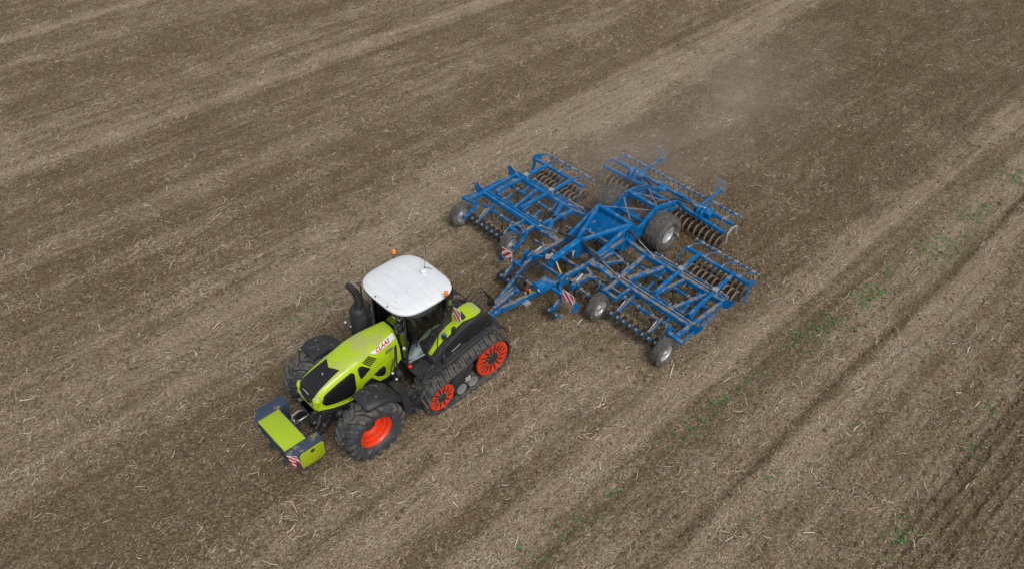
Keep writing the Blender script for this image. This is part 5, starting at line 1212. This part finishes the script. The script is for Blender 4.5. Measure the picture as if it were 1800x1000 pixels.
# hydraulic rams
def ram(a, b, t=.55, r=.045, parent=cu, cm=BLACK):
    a, b = Vector(a), Vector(b); q = a+(b-a)*t
    m = MB(); m.cyl(a, q, r, 14); m.cyl(q-(b-a).normalized()*.03, q+(b-a).normalized()*.03, r*1.15, 14); m.sphere(a, r*1.1, 10, 6); o = m.build('hydraulic_ram', cm, parent)
    m = MB(); m.cyl(q, b, r*.42, 10); m.sphere(b, r*.8, 10, 6); m.build('ram_rod', CHROME, o)
ram((8.66, -.14, 1.20), (8.60, -1.66, .86), .52); ram((8.66, .14, 1.20), (8.60, 1.62, .86), .45)
ram((10.15, -.70, 1.22), (10.10, -1.75, .86), .38); ram((10.15, .66, 1.22), (10.10, 1.75, .86), .38)
ram((12.72, .50, 1.08), (13.02, 1.35, 1.05), .55, .04); ram((12.72, -.55, 1.10), (13.05, -1.45, 1.05), .55, .04)
# loose hoses and spring pack round the spine
random.seed(3)
for k in range(9):
    m = MB(); y = random.uniform(-.25, .3); x0 = random.uniform(7.2, 7.6); x1 = random.choice((6.3, 6.6, 7.0, 7.9))
    m.tube([(x0, y, 1.12), ((x0+x1)/2, y+random.uniform(-.2, .2), 1.18+random.uniform(-.05, .12)), (x1, y+random.uniform(-.3, .3), 1.0), (x1-.2, random.uniform(-.35, .3), .88)], .013, 6); m.build('hydraulic_hose', HOSE, ch, smooth=60)
for s in (-1, 1):
    m = MB(); m.tube([(10.3, s*.55, 1.44), (10.8, s*.52, 1.15), (11.4, s*.52, 1.36), (12.1, s*.52, 1.28), (12.7, s*.5, 1.08)], .012, 6); m.tube([(8.7, s*.1, 1.33), (8.45, s*.3, 1.1), (8.0, s*.5, .95), (7.6, s*.3, .98)], .012, 6)
    m.build('hydraulic_hose', HOSE, ch, smooth=60)
m = MB()
for k in range(7): m.tube([(8.15+.02*k, -.22+.015*k, .95), (8.25+.02*k, -.1, 1.05), (8.3, .02+.02*k, .92)], .008, 5)
m.box((7.35, .05, 1.14), (7.45, .18, 1.26)); m.cyl((7.3, .1, 1.2), (7.6, .12, 1.2), .04, 10); m.build('valve_block', GREYNET, ch, smooth=60)

# -------- rear roller
m = MB()
P = [(13.18, y) for y in (-2.5, 2.5)]
B(m, (13.20, -2.48, .88), (13.20, 2.52, .88), .10)
for s in (-1, 1):
    B(m, (12.85, s*.75, .80), (12.82, s*2.45, .74), .11, .12); B(m, (12.98, s*.3, .86), (12.85, s*.85, .82), .13, .12); m.prism([(12.75, .82), (12.8, 1.0), (13.05, 1.06), (13.2, .95), (13.2, .80)], s*1.30, s*1.34); m.prism([(12.75, .82), (12.8, 1.0), (13.05, 1.06), (13.2, .95), (13.2, .80)], s*1.46, s*1.50)
    B(m, (13.18, s*.15, .93), (13.2, s*.55, .95), .16, .05)
    m.prism([(13.0, .70), (12.95, .96), (13.3, .96), (13.28, .72)], s*1.1, s*1.7)
rr = m.build('roller_beam', BLUE, cu); rr['label'] = 'long beam over the rear roller'
m = MB(); m.plate([(12.95, .1, .90), (12.90, .35, .92), (13.1, .40, .92), (13.12, .15, .90)], (0, 0, 1), .04); m.build('pivot_plate', BLUE, rr)
roller(12.86, 13.26, -2.40, 2.50, .25, 23, rr)
m = MB(); m.tube([(12.72, -2.62, .48), (12.70, -2.62, .84), (12.95, -2.60, .96), (13.22, -2.60, .90), (13.22, -2.62, .6)], .035, 8); m.build('end_guard', GREYNET, rr)
m = MB(); m.tube([(12.78, 2.6, .5), (12.78, 2.58, .82), (13.0, 2.58, .92), (13.2, 2.56, .88)], .03, 8); m.build('end_guard', BLUE, rr)
following_harrow(13.98, -2.30, 2.76, .68, 24, 13.2, .88, [-2.1, -1.3, -.15, .6, 1.7, 2.45], rr)
for y in (1.42, -1.10):
    m = MB(); B(m, (13.35, y-.05, .88), (14.42, y, .92), .06, .07); B(m, (14.42, y-.06, .90), (14.42, y+.06, .90), .06, .1); bp_ = m.build('board_post', BLUE, cu)
    m = MB(); yy = y + .10; m.plate([(14.50, yy-.26, .66), (14.50, yy+.20, .74), (14.50, yy+.20, 1.28), (14.50, yy-.26, 1.24)], (1, 0, 0), .012); B(m, (14.44, y, .92), (14.52, y+.02, .92), .05, .05); m.build('rear_board', GREYNET, bp_)

# ------------------------------------------------------------------ driver
def skin_body(name, joints, edges, radii, matl, parent, root=0, sub=2):
    o_ = ORG[parent.name]; me = bpy.data.meshes.new(name)
    me.from_pydata([tuple(Vector(j)-o_) for j in joints], edges, [])
    o = bpy.data.objects.new(name, me); col.objects.link(o); o.parent = parent; ORG[o.name] = o_
    sk = o.modifiers.new('skin', 'SKIN'); sk.use_smooth_shade = True
    sl = me.skin_vertices[0].data if me.skin_vertices else None
    if sl is None:
        import bmesh
        bm = bmesh.new(); bm.from_mesh(me); bm.verts.layers.skin.verify(); bm.to_mesh(me); bm.free(); sl = me.skin_vertices[0].data
    for i, r in enumerate(radii): sl[i].radius = (r, r) if not isinstance(r, tuple) else r; sl[i].use_root = (i == root)
    ss = o.modifiers.new('sub', 'SUBSURF'); ss.levels = sub; ss.render_levels = sub
    me.materials.append(matl); return o
pe = empty('person', (2.46, -.02, 1.90)); tag(pe, 'person in a brown jacket sitting at the wheel inside the glass cab', 'person')
J = [(2.48, -.02, 1.98), (2.50, -.02, 2.15), (2.52, -.02, 2.36), (2.52, -.02, 2.52), (2.50, -.02, 2.62), (2.47, -.02, 2.72), (2.46, -.02, 2.82)]
E_ = [(0,1),(1,2),(2,3),(3,4),(4,5),(5,6)]; Rr = [(.15,.12), (.14,.11), (.16,.11), .075, .055, .085, .075]
for s in (-1, 1):
    b = len(J); J += [(2.50, -.02+s*.19, 2.47), (2.36, -.02+s*.26, 2.22), (2.14, -.02+s*.20, 2.20), (2.06, -.02+s*.17, 2.21)]; Rr += [.065, .05, .036, .038]; E_ += [(2, b), (b, b+1), (b+1, b+2), (b+2, b+3)]
    b = len(J); J += [(2.44, -.02+s*.10, 1.97), (2.04, -.02+s*.14, 2.00), (1.92, -.02+s*.14, 1.56), (1.80, -.02+s*.14, 1.46)]; Rr += [.095, .07, .045, .045]; E_ += [(0, b), (b, b+1), (b+1, b+2), (b+2, b+3)]
body = skin_body('body', J, E_, Rr, SKIN, pe)
JJ = J[:3] + [(2.52, -.02, 2.50)]; EE = [(0,1),(1,2),(2,3)]; RR_ = [(.165,.135), (.155,.125), (.178,.125), .085]
for s in (-1, 1):
    b = len(JJ); JJ += [(2.50, -.02+s*.19, 2.47), (2.36, -.02+s*.26, 2.22), (2.17, -.02+s*.205, 2.20)]; RR_ += [.078, .064, .048]; EE += [(2, b), (b, b+1), (b+1, b+2)]
skin_body('jacket', JJ, EE, RR_, JACKET, pe)
JJ = [(2.48, -.02, 1.98)]; EE = []; RR_ = [(.165,.135)]
for s in (-1, 1):
    b = len(JJ); JJ += [(2.42, -.02+s*.10, 1.97), (2.04, -.02+s*.14, 2.00), (1.93, -.02+s*.14, 1.58)]; RR_ += [.11, .085, .062]; EE += [(0, b), (b, b+1), (b+1, b+2)]
skin_body('trousers', JJ, EE, RR_, TROUS, pe)
m = MB(); m.sphere((2.475, -.02, 2.79), .108, 16, 10, 1.0); m.build('hair', HAIR, pe, smooth=80)
m = MB(); m.sphere((2.385, -.02, 2.74), .016, 8, 6); m.build('nose', SKIN, pe, smooth=80)
for s in (-1, 1):      # fingers closed on the wheel rim
    for k in range(4):
        q = Vector((2.04+.006*k, -.02+s*(.155+.012*k), 2.225-.022*k)); m = MB(); m.tube([q, q+Vector((-.035, 0, .012)), q+Vector((-.052, 0, -.012)), q+Vector((-.040, 0, -.034))], [.010, .010, .009, .008], 6); m.build('finger', SKIN, pe, smooth=80)
    q = Vector((2.06, -.02+s*.14, 2.235)); m = MB(); m.tube([q, q+Vector((-.02, -s*.028, .012)), q+Vector((-.045, -s*.03, .004))], [.012, .011, .009], 6); m.build('thumb', SKIN, pe, smooth=80)

# ------------------------------------------------------------------ dust raised behind the machine
def dust_cloud():
    cx, cy, cz = 17.5, 2.3, .3; hx, hy, hz_ = 13.0, 4.6, 3.0
    m = MB(); m.sphere((0, 0, 0), 1.0, 32, 16)
    m.v = [(cx+hx*x, cy+hy*y + .10*hx*x, max(cz+hz_*z, .16)) for x, y, z in m.v]
    dm = bpy.data.materials.new('dust_volume'); dm.use_nodes = True; nt = dm.node_tree; N = nt.nodes; L = nt.links; N.remove(N['Principled BSDF'])
    pv = N.new('ShaderNodeVolumePrincipled'); pv.inputs['Color'].default_value = (1.0,.90,.78,1); pv.inputs['Anisotropy'].default_value = 0
    geo = N.new('ShaderNodeNewGeometry')
    mp = N.new('ShaderNodeMapping'); mp.vector_type = 'POINT'; mp.inputs['Location'].default_value = (-cx/hx, -cy/hy+.10*cx/hy*0, -cz/hz_); mp.inputs['Scale'].default_value = (1/hx, 1/hy, 1/hz_); L.new(geo.outputs['Position'], mp.inputs['Vector'])
    ln = N.new('ShaderNodeVectorMath'); ln.operation = 'LENGTH'; L.new(mp.outputs[0], ln.inputs[0])
    fo = N.new('ShaderNodeMapRange'); fo.interpolation_type = 'SMOOTHSTEP'; fo.inputs['From Min'].default_value = .1; fo.inputs['From Max'].default_value = .95; fo.inputs['To Min'].default_value = 1; fo.inputs['To Max'].default_value = 0; L.new(ln.outputs['Value'], fo.inputs['Value'])
    nz = N.new('ShaderNodeTexNoise'); nz.inputs['Scale'].default_value = .55; nz.inputs['Detail'].default_value = 4; nz.inputs['Roughness'].default_value = .6; nz.inputs['Distortion'].default_value = .4; st = N.new('ShaderNodeMapping'); st.inputs['Rotation'].default_value = (0,0,-.12); st.inputs['Scale'].default_value = (.45, 1, 1); L.new(geo.outputs['Position'], st.inputs['Vector']); L.new(st.outputs[0], nz.inputs['Vector'])
    nr = N.new('ShaderNodeMapRange'); nr.inputs['From Min'].default_value = .33; nr.inputs['From Max'].default_value = .72; L.new(nz.outputs['Fac'], nr.inputs['Value'])
    mu = N.new('ShaderNodeMath'); mu.operation = 'MULTIPLY'; L.new(fo.outputs[0], mu.inputs[0]); L.new(nr.outputs[0], mu.inputs[1])
    m2 = N.new('ShaderNodeMath'); m2.operation = 'MULTIPLY'; m2.inputs[1].default_value = .17; L.new(mu.outputs[0], m2.inputs[0]); L.new(m2.outputs[0], pv.inputs['Density'])
    L.new(pv.outputs[0], N['Material Output'].inputs['Volume'])
    o = m.build('dust_cloud', dm, None); tag(o, 'thin pale cloud of dust drifting off the far rear side of the cultivator', 'dust', kind='stuff')
dust_cloud()
